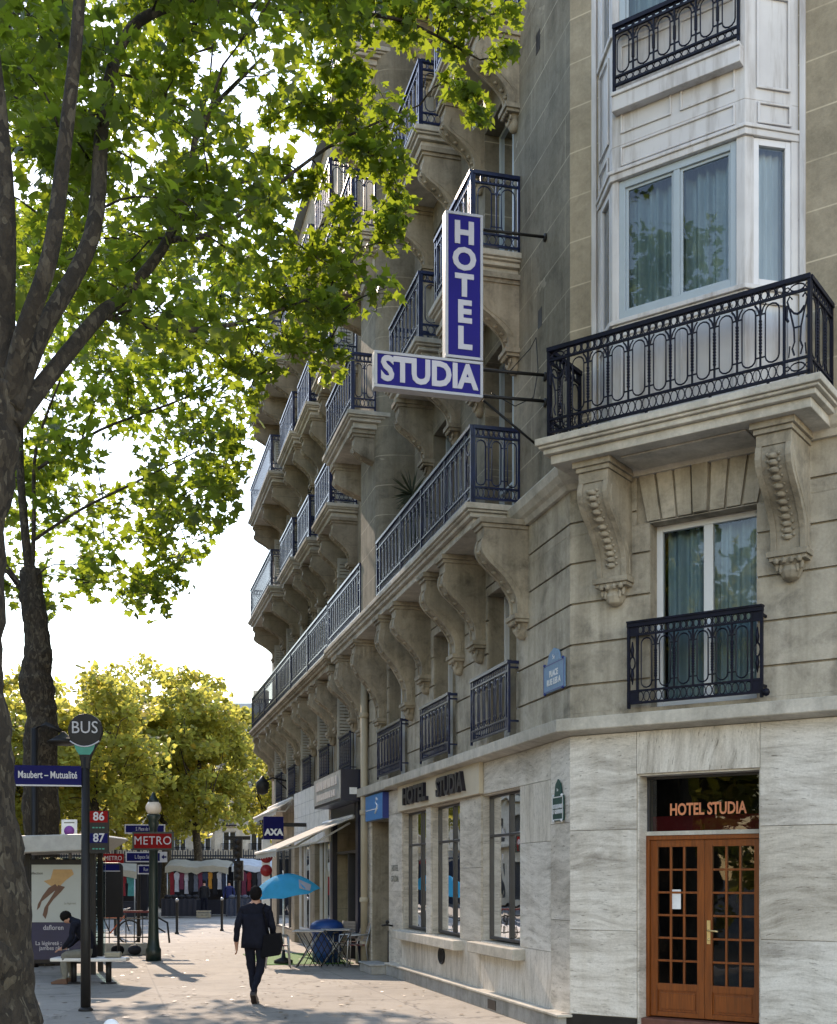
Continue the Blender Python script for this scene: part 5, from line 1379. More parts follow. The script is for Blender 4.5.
for px0, px1, py0, py1, tx in ((126, 164, 825.5, 832.5, 'S. Place de la M'), (127, 160, 853, 861, 'L. Espace Saint'), (139, 153, 866, 873, 'Rue')):
    a, b = at(px0, py0, 29.93), at(px1, py1, 29.93)
    mb = MB(); mb.use('sign_white').box(FW, a.x-.03, b.x+.03, 29.91, 29.95, b.z-.03, a.z+.03); mb.use('sign_navy').box(FW, a.x, b.x, 29.904, 29.909, b.z, a.z); mb.build('board', 'sign_navy', ds)
    text('lettering', tx, .13, ((a.x+b.x)/2, 29.902, (a.z+b.z)/2), (1, 0, 0), (0, -1, 0), 'sign_white', ds, .001, sx=.55)
a, b = at(159.5, 853, 29.9), at(167, 861, 29.9)
mb = MB(); mb.use('sign_white').box(FW, a.x+.04, b.x, 29.90, 29.95, b.z-.03, a.z+.03); mb.use('sign_navy'); cx = (a.x+b.x)/2+.02; cz = (a.z+b.z)/2
mb.prism(FW, [(cx-.07, cz), (cx, cz+.06), (cx, cz+.02), (cx+.06, cz+.02), (cx+.06, cz-.02), (cx, cz-.02), (cx, cz-.06)], 29.895, 29.899); mb.build('arrow_board', 'sign_white', ds)
mp_ = thing('metro_map', 'black map board with rounded blue header beside the stair railing', 'map board', (-7.0, 27.4, GZ))
mb = MB(); r_ = []
for k in range(7): r_.append((-6.85+.1*math.cos(k*math.pi/12), 2.1+.1*math.sin(k*math.pi/12)))
mb.prism(FW, [(-7.35, .95), (-6.75, .95)]+r_+[(-7.35, 2.2)], 27.36, 27.44); mb.build('board', 'black_paint', mp_, bevel=.01)
mb = MB(); mb.use('sign_navy').box(FW, -7.32, -6.82, 27.352, 27.358, 2.02, 2.16); mb.use('sign_white').box(FW, -7.32, -6.80, 27.352, 27.357, 2.0, 2.017); mb.build('header', 'sign_navy', mp_)
for x in (-7.25, -6.85):
    mb = MB(); mb.tube([(x, 27.4, GZ), (x, 27.4, .96)], .03, 8); mb.build('leg', 'gunmetal', mp_)
mrail = thing('metro_railing', 'iron railing on a low stone kerb round the metro stairs', 'railing', (-7.1, 28.6, GZ))
mb = MB(); mb.box(FW, -9.2, -6.35, 28.5, 28.85, GZ, .30); mb.build('stone_kerb', 'concrete', mrail, bevel=.01)
mb = MB(); mb.box(FW, -9.2, -6.4, 28.64, 28.70, 1.02, 1.07); mb.build('handrail', 'chair_red', mrail)
mb = MB()
for z in (.42, .86): mb.box(FW, -9.2, -6.4, 28.655, 28.685, z, z+.03)
for k in range(15): mb.box(FW, -9.2+k*.2, -9.18+k*.2, 28.66, 28.68, .30, 1.02)
mb.tube([(-6.45, 28.67, 1.04), (-6.0, 28.67, .78), (-5.95, 28.67, .3)], .025, 6); mb.tube([(-6.45, 28.67, .8), (-6.05, 28.67, .55)], .02, 6)
mb.build('grille', 'gunmetal', mrail)
for i, x in enumerate((-7.05, -6.65)):
    mb = MB(); mb.ball((x-.02, 28.2, GZ+.13), .16, 14, (1, .9, .8)); o = mb.build('bag_heap', 'bag' if i == 0 else 'stall_dark'); setp(o, ['round black rubbish bag left of the other under the railing', 'round black rubbish bag right of the other near the lamp post'][i], 'rubbish bag', 'rubbish bags at the railing')
# bicycle
bk_ = thing('bicycle', 'black and orange bicycle parked behind the metro railing', 'bicycle', (-9.0, 33, GZ))
bz = GZ
def wheel(x):
    w = MB(); c = Vector((x, 33, bz+.335)); w.tube([c+Vector((.32*math.cos(2*math.pi*k/24), 0, .32*math.sin(2*math.pi*k/24))) for k in range(24)], .026, 6, True)
    o = w.build('wheel', 'rubber', bk_)
    s_ = MB()
    for k in range(14): s_.tube([c, c+Vector((.31*math.cos(2*math.pi*k/14), 0, .31*math.sin(2*math.pi*k/14)))], .003, 3)
    s_.ball(c, .03, 6); s_.build('spokes', 'steel', o)
wheel(-7.95); wheel(-9.0)
mb = MB(); P_ = lambda x, z: (x, 33, bz+z)
mb.use('bike_orange'); mb.tube([P_(-8.08, .78), P_(-8.48, .30)], .02, 6); mb.tube([P_(-8.08, .72), P_(-8.68, .74)], .018, 6)
mb.use('bike_black'); mb.tube([P_(-8.48, .30), P_(-8.72, .85)], .018, 6); mb.tube([P_(-8.48, .30), P_(-9.0, .335)], .014, 6); mb.tube([P_(-8.68, .72), P_(-9.0, .335)], .012, 6); mb.tube([P_(-7.95, .335), P_(-8.05, .66), P_(-8.1, .92)], .017, 6)
mb.build('frame', 'bike_black', bk_)
mb = MB(); mb.ball(P_(-8.74, .88), .11, 8, (1.3, .6, .4)); mb.build('saddle', 'bike_black', bk_)
mb = MB(); mb.tube([(-8.0, 32.72, bz+.98), (-8.1, 32.85, bz+.95), (-8.1, 33.15, bz+.95), (-8.0, 33.28, bz+.98)], .014, 6); mb.build('handlebar', 'steel', bk_)

# bollards
def bollard(x, y, label, h=1.12, ball=False, group='slim bollards on the plaza'):
    t = thing('bollard', label, 'bollard', (x, y, GZ), group)
    mb = MB(); mb.lathe([(.07, 0), (.07, .04), (.045, .08), (.042, h-.1), (.05, h-.08)], (x, y, GZ), 10); mb.build('post', 'gunmetal', t)
    mb = MB(); mb.ball((x, y, GZ+h-.02), .058 if not ball else .052, 16, (1, 1, 1.0)); mb.build('cap', 'worn_steel' if not ball else 'plastic_white', t)
bollard(-7.84, 38.95, 'slim grey bollard nearer the metro lamp post')
bollard(-6.75, 41.2, 'slim grey bollard just left of the walking man')
bollard(-1.87, 7.3, 'bollard with a white ball top at the bottom edge', h=.93, ball=True, group='near bollards')

# traffic signal
ts = thing('traffic_signal', 'dark traffic signal post with heads seen beyond the walking man', 'traffic signal', (-6.75, 45, GZ))
mb = MB(); mb.tube([(-6.75, 45, GZ), (-6.75, 45, 3.2)], .07, 10); mb.build('post', 'gunmetal', ts)
for z0_, x in ((2.6, -6.75), (1.75, -6.72)):
    mb = MB(); mb.box(FW, x-.17, x+.17, 44.75, 44.93, z0_, z0_+.75)
    for k in range(3): mb.lathe([(.09, 0), (.10, .12)], (x, 44.75, z0_+.14+k*.24), 10, axis=(0, -1, 0))
    mb.build('signal_head', 'gunmetal', ts)
mb = MB(); mb.box(FW, -7.25, -6.3, 44.95, 45.0, 3.28, 3.42); mb.build('top_board', 'gunmetal', ts)

# street lamp arm behind the trunk
sl = thing('street_lamp', 'dark street lamp on a tall post behind the second trunk', 'street lamp', (-7.85, 24.5, GZ))
mb = MB(); mb.tube([(-7.85, 24.5, GZ), (-7.85, 24.5, 4.9), (-7.6, 24.5, 5.0), (-7.3, 24.5, 4.85)], [.09, .07, .05, .05], 8); mb.build('post', 'gunmetal', sl)
mb = MB(); mb.lathe([(.03, .22), (.08, .16), (.24, .06), (.34, .0), (.30, -.03), (.16, -.06)], (-7.25, 24.5, 4.62), 16); mb.build('lamp_head', 'gunmetal', sl)
wsgn = thing('parking_sign', 'small white sign with a purple disc near the second trunk', 'sign', (-6.75, 23.2, GZ))
mb = MB(); mb.tube([(-6.75, 23.25, GZ), (-6.75, 23.25, 2.98)], .03, 8); mb.build('post', 'worn_steel', wsgn)
mb = MB(); mb.box(FW, -6.9, -6.60, 23.19, 23.21, 2.62, 2.98); mb.build('plate', 'plastic_white', wsgn)
mb = MB(); mb.lathe([(.10, 0), (.10, .006)], (-6.75, 23.19, 2.76), 18, axis=(0, -1, 0)); mb.build('disc', 'purple', wsgn)
mb = MB(); mb.box(FW, -6.85, -6.65, 23.185, 23.19, 2.91, 2.93); mb.build('lettering', 'grey_cloth', wsgn)

# ------------------------------------------------------------------ market
def garment(x, y, ztop, w, h, mat, name='garment'):
    mb = MB()
    prof = [(-.10*w, ztop), (.10*w, ztop), (.5*w, ztop-.12*h), (.42*w, ztop-.42*h), (.30*w, ztop-.36*h), (.38*w, ztop-h), (-.38*w, ztop-h), (-.30*w, ztop-.36*h), (-.42*w, ztop-.42*h), (-.5*w, ztop-.12*h)]
    mb.prism(FW, [(x+a, z) for a, z in prof], y-.05, y+.05); return mb
def stall(name, x0, x1, y, ztop, cloth, label, garms, low=2.1):
    t = thing('market_stall', label, 'market stall', ((x0+x1)/2, y, GZ), 'market stalls on the plaza')
    mb = MB(); n = 12; vs = []
    for i in range(n+1):
        for j in range(5):
            x = x0+(x1-x0)*i/n; yy_ = y-1.2+2.4*j/4
            vs.append((x, yy_, ztop-.32*abs(j-2)/2-.08*math.sin(i*1.57+1)**2+.05*math.sin(i*.9)))
    fs = [(i*5+j, (i+1)*5+j, (i+1)*5+j+1, i*5+j+1) for i in range(n) for j in range(4)]
    mb.add(vs, fs, True)
    vs = []
    for i in range(n+1):
        x = x0+(x1-x0)*i/n; z = ztop-.32-.08*math.sin(i*1.57+1)**2+.05*math.sin(i*.9)
        vs += [(x, y-1.2, z), (x, y-1.22, z-.28-.05*math.sin(i*2.3))]
    mb.add(vs, [(2*i, 2*i+2, 2*i+3, 2*i+1) for i in range(n)]); mb.build('canopy', cloth, t, recalc=False)
    for x in (x0+.1, x1-.1):
        for yy_ in (y-1.15, y+1.15):
            mb = MB(); mb.tube([(x, yy_, GZ), (x, yy_, ztop-.35)], .025, 6); mb.build('pole', 'worn_steel', t)
    mb = MB(); mb.box(FW, x0+.1, x1-.1, y-.9, y-.1, .75, .80); mb.box(FW, x0+.12, x1-.12, y-.92, y-.901, .12, .79); mb.build('counter', 'stall_dark', t)
    mb = MB(); mb.box(FW, x0, x1, y+.95, y+1.0, .1, ztop-.35); mb.build('back_cloth', 'stall_dark', t)
    return t
def hang(x0, x1, y, z, n, mats, group, where, wv=.45, hv=1.0):
    cols = dict(zip('abcdefghij', ['ochre', 'navy', 'salmon', 'red', 'white', 'dark teal', 'turquoise', 'maroon', 'slate', 'black']))
    ords = ['first', 'second', 'third', 'fourth', 'fifth', 'sixth', 'seventh', 'eighth', 'ninth', 'tenth', 'eleventh', 'twelfth']
    for k in range(n):
        m_ = mats[k % len(mats)]; x = x0+(x1-x0)*(k+.5)/n
        h = hv*rnd.uniform(.8, 1.15)
        mb = garment(x, y+rnd.uniform(-.06, .06), z, wv*rnd.uniform(.85, 1.15), h, 'garment_'+m_)
        mb.tube([(x, y, z), (x, y, z+.12)], .008, 4)
        o = mb.build('garment', 'garment_'+m_); setp(o, '%s garment, %s from the left on the %s' % (cols[m_], ords[k], where), 'garment', group)
YS = 58
stall('s', -12.0, -9.0, YS, 2.75, 'canvas_beige', 'market stall with beige canopy and hanging clothes beyond bollards', 0)
stall('s', -9.0, -5.6, YS+1, 2.80, 'canvas_white', 'market stall with bright white canopy left of the signal post', 0)
stall('s', -5.5, -2.6, YS, 2.85, 'canvas_white', 'white canopy market stall half hidden behind the walking man', 0)
stall('s', -17.0, -12.4, YS-4, 2.55, 'canvas_beige', 'long low beige market stall behind the metro railing', 0)
hang(-11.8, -9.1, YS-1.05, 2.15, 12, 'dehejihfajef', 'clothes on the beige canopy stall', 'beige stall rail', .26)
hang(-8.8, -5.8, YS-.05, 2.15, 12, 'jhdjibjcfjhb', 'clothes on the white stall', 'bright white stall rail', .28)
hang(-5.3, -3.0, YS-1.05, 2.15, 6, 'jjbhif', 'clothes on the right stall', 'rail behind the man', .3)
hang(-16.8, -12.5, YS-5.05, 2.0, 11, 'aabjcieccdg', 'clothes on the long stall', 'long low stall rail', .36, 1.1)
for i, (x, w, m_) in enumerate(((-10.9, 1.6, 'stall_dark'), (-8.0, 1.5, 'fence_navy'), (-6.3, 1.2, 'stall_dark'))):
    t = thing('goods_table', ['dark draped goods table in front of the beige stall', 'navy draped goods table in front of the white stall', 'narrow black goods table beside the signal post'][i], 'table', (x, YS-3, GZ), 'draped tables in the market')
    mb = MB(); vs = []; n = 20
    mb.box(FW, x-w/2, x+w/2, YS-3.4, YS-2.5, .86, .90); mb.build('table_top', m_, t)
    mb = MB()
    for k in range(n+1):
        xx = x-w/2+w*k/n; dy = .03*math.sin(k*1.9)
        vs += [(xx, YS-3.42+dy, .89), (xx, YS-3.45+dy*1.8, .12)]
    mb.add(vs, [(2*k, 2*k+2, 2*k+3, 2*k+1) for k in range(n)], True); mb.build('drape', m_, t, recalc=False)
    mb = MB()
    for k in range(5): mb.ball((x-w/2+.2+k*w*.2, YS-3.0, .98), .14, 7, (1.2, 1, .8))
    mb.build('goods', 'garment_'+'jijhe'[i], t)
# persons in the market, small and far
def far_person(x, y, m1, label):
    t = thing('person', label, 'person', (x, y, GZ))
    JJ = {'pel': ((0, 0, .92), (.14, .1)), 'che': ((0, 0, 1.25), (.17, .11)), 'up': ((0, 0, 1.38), (.14, .09)), 'nk': ((0, 0, 1.47), .055), 'hd': ((0, -.01, 1.6), (.075, .09)),
          'ls': ((-.18, 0, 1.37), .06), 'le': ((-.25, 0, 1.1), .045), 'lw': ((-.24, -.12, .9), .035), 'rs': ((.18, 0, 1.37), .06), 're': ((.25, 0, 1.1), .045), 'rw': ((.24, -.12, .9), .035),
          'lh': ((-.09, 0, .85), .085), 'lk': ((-.1, -.02, .48), .06), 'la': ((-.1, .0, .08), .045), 'rh': ((.09, 0, .85), .085), 'rk': ((.1, -.02, .48), .06), 'ra': ((.1, 0, .08), .045), 'lt': ((-.1, -.14, .04), .035), 'rt': ((.1, -.14, .04), .035)}
    EE = [('pel', 'che'), ('che', 'up'), ('up', 'nk'), ('nk', 'hd'), ('up', 'ls'), ('ls', 'le'), ('le', 'lw'), ('up', 'rs'), ('rs', 're'), ('re', 'rw'), ('pel', 'lh'), ('lh', 'lk'), ('lk', 'la'), ('la', 'lt'), ('pel', 'rh'), ('rh', 'rk'), ('rk', 'ra'), ('ra', 'rt')]
    skin_body('body', JJ, EE, 'pel', lambda c: 2 if c.z > 1.46 else (1 if c.z < .9 else 0), t, [m1, 'suit', 'skin'], 2)
    o = ORG[t.name]; mb = MB(); mb.ball(o+Vector((0, .02, 1.64)), .10, 10, (.9, 1, .8)); mb.build('hair', 'hair', t)
far_person(-10.0, YS-2.0, 'garment_j', 'person in black at the beige canopy stall')
far_person(-8.9, YS-1.6, 'garment_b', 'shopper in a dark blue top between the two middle stalls')
far_person(-5.0, YS-2.4, 'garment_h', 'shopper in a dark wine top right of the signal post')
for i, (x, y, m_) in enumerate(((-9.7, YS-3.8, 'canvas_beige'), (-7.3, YS-3.9, 'garment_i'), (-5.4, YS-3.7, 'garment_b'))):
    t = thing('crate', ['pale open crate on the ground before the beige stall', 'slate open crate on the ground before the white stall', 'dark blue open crate on the ground right of signal post'][i], 'crate', (x, y, GZ), 'crates in front of the stalls')
    mb = MB()
    for q in range(3):
        z = GZ+.05+q*.11
        mb.box(FW, x-.3, x+.3, y-.2, y-.185, z, z+.08); mb.box(FW, x-.3, x+.3, y+.185, y+.2, z, z+.08)
        mb.box(FW, x-.3, x-.285, y-.184, y+.184, z, z+.08); mb.box(FW, x+.285, x+.3, y-.184, y+.184, z, z+.08)
    for sx in (-.27, .27):
        for sy in (-.17, .17): mb.box(FW, x+sx-.014, x+sx+.014, y+sy-.014, y+sy+.014, GZ, GZ+.36)
    mb.box(FW, x-.284, x+.284, y-.184, y+.184, GZ+.02, GZ+.04); mb.build('slats', m_, t)
    mb = MB()
    for q in range(7): mb.ball((x-.22+q*.075, y+rnd.uniform(-.08, .08), GZ+.26+rnd.uniform(-.03, .05)), .09, 7, (1.2, 1, .7))
    mb.build('cloth_heap', 'garment_'+'ieb'[i], t)

# perimeter fence and far buildings
fe = thing('iron_fence', 'tall dark navy fence of spiked bars behind the market', 'fence', (-12, 76, 0))
mb = MB()
for z in (.5, 3.2): mb.box(FW, -34, 4, 75.97, 76.03, z, z+.1)
for k in range(240): 
    x = -34+k*.16; mb.box(FW, x, x+.06, 75.98, 76.02, .05, 3.55+.12*(k % 2))
mb.box(FW, -34, 4, 76.05, 76.1, .0, 3.1)
mb.build('bars', 'fence_navy', fe)
for k in range(9):
    mb = MB(); mb.box(FW, -34+k*4.5, -33.8+k*4.5, 75.9, 76.1, 0, 3.75); mb.build('post', 'fence_navy', fe)

def far_building(x0, x1, y, h, label, floors=5, depth=12, wsp=2.6):
    t = thing('distant_building', label, 'building', ((x0+x1)/2, y, 0), 'buildings closing the far end of the plaza')
    W = 1.25; n = int((x1-x0)/wsp); fl = (h-4)/ (floors-1)
    ops = []
    for f in range(floors):
        zb = .3 if f == 0 else 4+fl*(f-1)+.35
        for k in range(n): ops.append((x0+.7+k*wsp, x0+.7+k*wsp+W, zb, zb+(2.9 if f == 0 else fl*.68)))
    mb = MB(); wall_grid(mb, lambda a, b, c: Vector((a, y-b, c)), x0, x1, 0, h, -.4, 0, ops)
    mb.box(FW, x0, x1, y+.4, y+depth, 0, h); 
    for f in range(floors): mb.box(FW, x0-.1, x1+.1, y-.14, y+.0, 4+fl*f-.16, 4+fl*f)
    mb.build('wall', 'far_stone', t)
    for a0, a1, z0_, z1_ in ops:
        if (a1-a0) > 0:
            f = MB(); f.box(FW, a0, a0+.09, y+.2, y+.26, z0_, z1_); f.box(FW, a1-.09, a1, y+.2, y+.26, z0_, z1_); f.box(FW, a0, a1, y+.2, y+.26, z1_-.09, z1_); c = (a0+a1)/2; f.box(FW, c-.06, c+.06, y+.19, y+.27, z0_, z1_-.09)
            o = f.build('window', 'frame_white', t)
            f = MB(); f.add([(a0, y+.24, z0_), (a1, y+.24, z0_), (a1, y+.24, z1_), (a0, y+.24, z1_)], [(0, 1, 2, 3)]); f.build('pane', 'dark_glass', o, recalc=False)
    for f_ in range(1, floors):
        zb = 4+fl*(f_-1)+.02
        for k in range(n):
            mb = MB(); a0 = x0+.6+k*wsp; mb.box(FW, a0, a0+1.45, y-.38, y-.35, zb+1.0, zb+1.05); mb.box(FW, a0, a0+1.45, y-.38, y-.35, zb+.1, zb+.14)
            for q in range(13): mb.box(FW, a0+q*.118, a0+q*.118+.03, y-.38, y-.355, zb+.1, zb+1.0)
            mb.box(FW, a0, a0+1.45, y-.4, y-.141, zb-.06, zb+.05)
            mb.build('balcony', 'iron', t)
    mb = MB(); mb.prism(FW, [(x0-.2, h), (x1+.2, h), (x1-1.2, h+3.2), (x0+1.2, h+3.2)], y+.1, y+depth); mb.box(FW, x0-.3, x1+.3, y-.3, y+depth, h+.001, h+.3); rf = mb.build('roof', 'zinc', t)
    mb = MB()
    for k in range(2):
        mb = MB(); mb.box(FW, x0+3+k*6, x0+4.4+k*6, y+4, y+5, h+2, h+5); mb.build('chimney', 'far_stone', rf)
far_building(-19, -2.5, 112, 15.0, 'pale distant apartment block at the end of the street', 5)
far_building(-60, -21, 125, 15, 'pale distant apartment block hidden behind the yellow trees', 5)
far_building(-1.8, 18, 108, 17, 'distant apartment block tucked behind the shops', 5)
def side_house(origin, d, nrm, L, h, label, wsp=2.7):
    t = thing('boulevard_building', label, 'building', (origin[0], origin[1], 0), 'houses across the boulevard')
    d = Vector(d).normalized(); nrm = Vector(nrm).normalized(); O = Vector(origin)
    def fr(a, b, c): return Vector((O.x+d.x*a+nrm.x*b, O.y+d.y*a+nrm.y*b, c))
    n = int(L/wsp); ops = [(.7+k*wsp, 1.95+k*wsp, .4 if f == 0 else 1.1+3.2*f, 2.9+3.2*f) for f in range(int(h/3.2)-1) for k in range(n)]
    mb = MB(); wall_grid(mb, fr, 0, L, 0, h, -.4, 0, ops); mb.box(fr, 0, L, -8, -.6, 0, h)
    for f in range(1, int(h/3.2)): mb.box(fr, 0, L, .0, .35, .9+3.2*f-.15, .9+3.2*f)
    mb.build('wall', 'far_stone', t)
    for a0, a1, z0_, z1_ in ops:
        f = MB(); f.box(fr, a0, a1, -.3, -.25, z0_, z1_); f.build('window', 'dark_frame', t)
    mb = MB(); mb.prism(fr, [(-.2, h), (L+.2, h), (L-1, h+3), (1, h+3)], -8, -.1); mb.build('roof', 'zinc', t)
side_house((-34, 10), (-.02, 1), (1, .02), 75, 19, 'long pale stone house across the boulevard, left of the view')
wl = MB(); wl.box(FW, -30, 2, 88, 88.4, 0, 3.9); o = wl.build('boundary_wall', 'far_stone'); setp(o, 'pale stone wall behind the dark fence', 'wall')

# ------------------------------------------------------------------ trees
npr = np.random.default_rng(11)
def leaf_mesh(name, centers, size, mat, parent, star=True, droop=.35):
    n = len(centers); C_ = np.asarray(centers, float)
    if star:
        ang = np.array([0, 22, 40, 62, 84, 125, 180, 235, 276, 298, 320, 338])*math.pi/180
        # lobes of a plane leaf: long centre lobe, two shoulders, two low lobes
        ang = np.array([0, 17, 48, 70, 105, 140, 180, 220, 255, 290, 312, 343])*math.pi/180
        rad = np.array([1.0, .52, .92, .50, .80, .42, .30, .42, .80, .50, .92, .52])
    else:
        ang = np.array([0, 60, 120, 180, 240, 300])*math.pi/180; rad = np.array([1, .62, .6, .8, .6, .62])
    m = len(ang)
    P2 = np.stack([np.cos(ang)*rad, np.sin(ang)*rad, np.zeros(m)], 1)
    z = npr.normal(size=(n, 3)); z[:, 2] = np.abs(z[:, 2])+.35; z /= np.linalg.norm(z, axis=1, keepdims=True)
    x = npr.normal(size=(n, 3)); x[:, 2] -= droop*2; x -= z*(x*z).sum(1, keepdims=True); x /= np.linalg.norm(x, axis=1, keepdims=True)
    y = np.cross(z, x)
    s = size*npr.uniform(.62, 1.25, size=(n, 1, 1))
    fold = (np.abs(P2[:, 1])*-.25+P2[:, 0]*.0)[None, :, None]*npr.uniform(-.3, 1.6, size=(n, 1, 1))
    V = C_[:, None, :] + s*(P2[None, :, 0:1]*x[:, None, :] + P2[None, :, 1:2]*y[:, None, :] + fold*z[:, None, :])
    org = ORG[parent.name]; V = V.reshape(-1, 3) - np.array(org)
    me = bpy.data.meshes.new(name); me.vertices.add(n*m); me.vertices.foreach_set('co', V.ravel())
    me.loops.add(n*m); me.loops.foreach_set('vertex_index', np.arange(n*m, dtype=np.int32))
    me.polygons.add(n); me.polygons.foreach_set('loop_start', np.arange(0, n*m, m, dtype=np.int32))
    me.materials.append(MATS[mat]); me.update(calc_edges=True); me.validate()
    o = bpy.data.objects.new(name, me); COL.objects.link(o); o.parent = parent; ORG[o.name] = org; return o
def smooth_path(pts, rads, k=4):
    P = [Vector(p) for p in pts]; out = []; rr = []
    for i in range(len(P)-1):
        p0, p1, p2, p3 = P[max(i-1, 0)], P[i], P[i+1], P[min(i+2, len(P)-1)]
        for j in range(k):
            t = j/k
            out.append(.5*((2*p1)+(p2-p0)*t+(2*p0-5*p1+4*p2-p3)*t*t+(3*p1-p0-3*p2+p3)*t**3)); rr.append(rads[i]+(rads[i+1]-rads[i])*t)
    out.append(P[-1]); rr.append(rads[-1]); return out, rr
def inside(poly, x, y):
    c = False; n = len(poly)
    for i in range(n):
        x1, y1 = poly[i]; x2, y2 = poly[i-1]
        if (y1 > y) != (y2 > y) and x < (x2-x1)*(y-y1)/(y2-y1)+x1: c = not c
    return c
def tree(name, label, loc, trunk, limbs, clumps, leaf, size, n_per, star=True, group=None, twig=.012, bumpy=.0, limb_k=.62):
    t = thing(name, label, 'tree', loc, group)
    mb = MB(); pts, rr = smooth_path(*trunk, k=14 if bumpy else 6)
    if bumpy:
        rr = [r*(1+bumpy*math.sin(i*.39+1)+bumpy*.6*math.sin(i*1.0)) for i, r in enumerate(rr)]
    mb.tube(pts, rr, 44 if bumpy else 14)
    # knobs along the bark
    if bumpy:
        for k in range(16):
            i = rnd.randrange(2, len(pts)-1); a = rnd.random()*6.28
            mb.ball(pts[i]+Vector((math.cos(a)*rr[i]*.8, math.sin(a)*rr[i]*.8, 0)), rr[i]*rnd.uniform(.25, .4), 8, (1, 1, 1.5))
    tk = mb.build('trunk', 'bark', t)
    if bumpy:
        tx = bpy.data.textures.new('bark_relief', 'CLOUDS'); tx.noise_scale = .16; tx.noise_depth = 4
        dm = tk.modifiers.new('relief', 'DISPLACE'); dm.texture = tx; dm.strength = .075; dm.mid_level = .5; dm.texture_coords = 'LOCAL'
    nodes = list(pts[len(pts)//2:])
    for lim in limbs:
        mb = MB(); lp_, lr = smooth_path(lim[0], [q*limb_k for q in lim[1]], k=5); mb.tube(lp_, lr, 10); mb.build('limb', 'bark', t); nodes += lp_
    # twigs run from the nearest limb out to every leaf clump
    tw = MB(); pos = []
    NA = np.array([tuple(p) for p in nodes])
    order = sorted(range(len(clumps)), key=lambda i: np.min(np.linalg.norm(NA-np.array(clumps[i][0]), axis=1)))
    for i in order:
        c, r = clumps[i]; c = Vector(c)
        d = np.linalg.norm(NA-np.array(c), axis=1) + np.maximum(0, NA[:, 2]-c.z)*.8
        q = Vector(NA[int(np.argmin(d))]); L = (c-q).length
        mid = (q+c)/2+Vector((rnd.uniform(-.12, .12)*L, rnd.uniform(-.12, .12)*L, .10*L)); r0 = min(.05, twig*(.7+L*.55))
        tw.tube([q, q.lerp(mid, .6)+Vector((0, 0, .03*L)), mid, c], [r0, r0*.8, r0*.62, r0*.3], 5)
        NA = np.vstack([NA, np.array([tuple(mid), tuple(c)])])
        k = max(6, int(n_per*r/.5)); g_ = npr.normal(size=(k, 3)); g_ /= np.linalg.norm(g_, axis=1, keepdims=True); g_ *= (npr.random((k, 1))**.45)*r
        g_[:, 2] *= .75; pos.append(np.array(c)[None, :]+g_)
        for _ in range(3):
            a = Vector(pos[-1][rnd.randrange(k)]); tw.tube([mid.lerp(c, .5), a.lerp(c, .35), a], [r0*.35, r0*.25, .004], 4)
    tw.build('twigs', 'bark', t)
    leaf_mesh('crown', np.vstack(pos), size, leaf, t, star); return t
def sample(poly, n, Y0, Y1, r0, r1, weight=None, holes=()):
    xs = [p[0] for p in poly]; ys = [p[1] for p in poly]; out = []; guard = 0
    while len(out) < n and guard < 100000:
        guard += 1
        x, y = rnd.uniform(min(xs), max(xs)), rnd.uniform(min(ys), max(ys))
        if not inside(poly, x, y) or any((x-hx)**2+(y-hy)**2 < hr*hr for hx, hy, hr in holes): continue
        Y = rnd.uniform(Y0, Y1); out.append((tuple(at(x, y, Y)), rnd.uniform(r0, r1)))
    return out
# near plane tree
def A_(px, py, Y): return tuple(at(px, py, Y))
tr1 = ([(-3.30, 9.5, -.05), (-3.38, 9.5, .4), (-3.42, 9.5, 1.2), (-3.52, 9.5, 2.4), (-3.60, 9.5, 3.4), (-3.56, 9.5, 4.4), (-3.40, 9.5, 5.3), (-3.36, 9.5, 5.75)], [.47, .40, .36, .335, .31, .27, .22, .17])
lim1 = [([A_(5, 400, 9.5), A_(4, 320, 9.5), A_(6, 220, 9.4), A_(0, 120, 9.4), A_(-10, 0, 9.3), A_(0, -150, 9.3)], [.16, .14, .12, .10, .08, .04]),
        ([A_(8, 405, 9.5), A_(22, 340, 9.4), A_(50, 255, 9.3), A_(64, 150, 9.3), A_(78, 20, 9.2), A_(85, -120, 9.2)], [.13, .12, .105, .09, .075, .04]),
        ([A_(12, 410, 9.5), A_(40, 335, 9.7), A_(92, 235, 9.9), A_(104, 110, 10.1), A_(130, 30, 10.3), A_(195, -5, 10.6), A_(300, -60, 11.2)], [.14, .125, .11, .09, .075, .06, .03]),
        ([A_(12, 425, 9.5), A_(50, 375, 9.8), A_(100, 315, 10.2), A_(125, 295, 10.5), A_(168, 239, 10.9), A_(190, 171, 11.3), A_(203, 120, 11.6), A_(260, 60, 12.2)], [.13, .11, .095, .085, .07, .055, .045, .02]),
        ([A_(170, 240, 10.9), A_(215, 232, 11.4), A_(270, 190, 12.2), A_(340, 140, 12.8), A_(420, 105, 13.1)], [.05, .04, .032, .024, .012]),
        ([A_(195, 0, 10.6), A_(300, 10, 11.6), A_(400, 20, 12.6), A_(480, 60, 13.0)], [.05, .04, .03, .012]),
        ([A_(100, 315, 10.2), A_(180, 330, 11), A_(250, 320, 12), A_(330, 290, 12.8)], [.05, .04, .03, .012])]
polyA = [(-90, -160), (420, -160), (410, 10), (330, 60), (300, 130), (275, 250), (235, 330), (160, 350), (60, 330), (-90, 330)]
cl = sample([(-90, -160), (190, -160), (190, 240), (150, 330), (-90, 330)], 80, 13.3, 17.5, .36, .62, holes=((128, 222, 17), (25, 255, 12), (150, 130, 10), (60, 60, 9), (90, 170, 9), (180, 60, 8)))
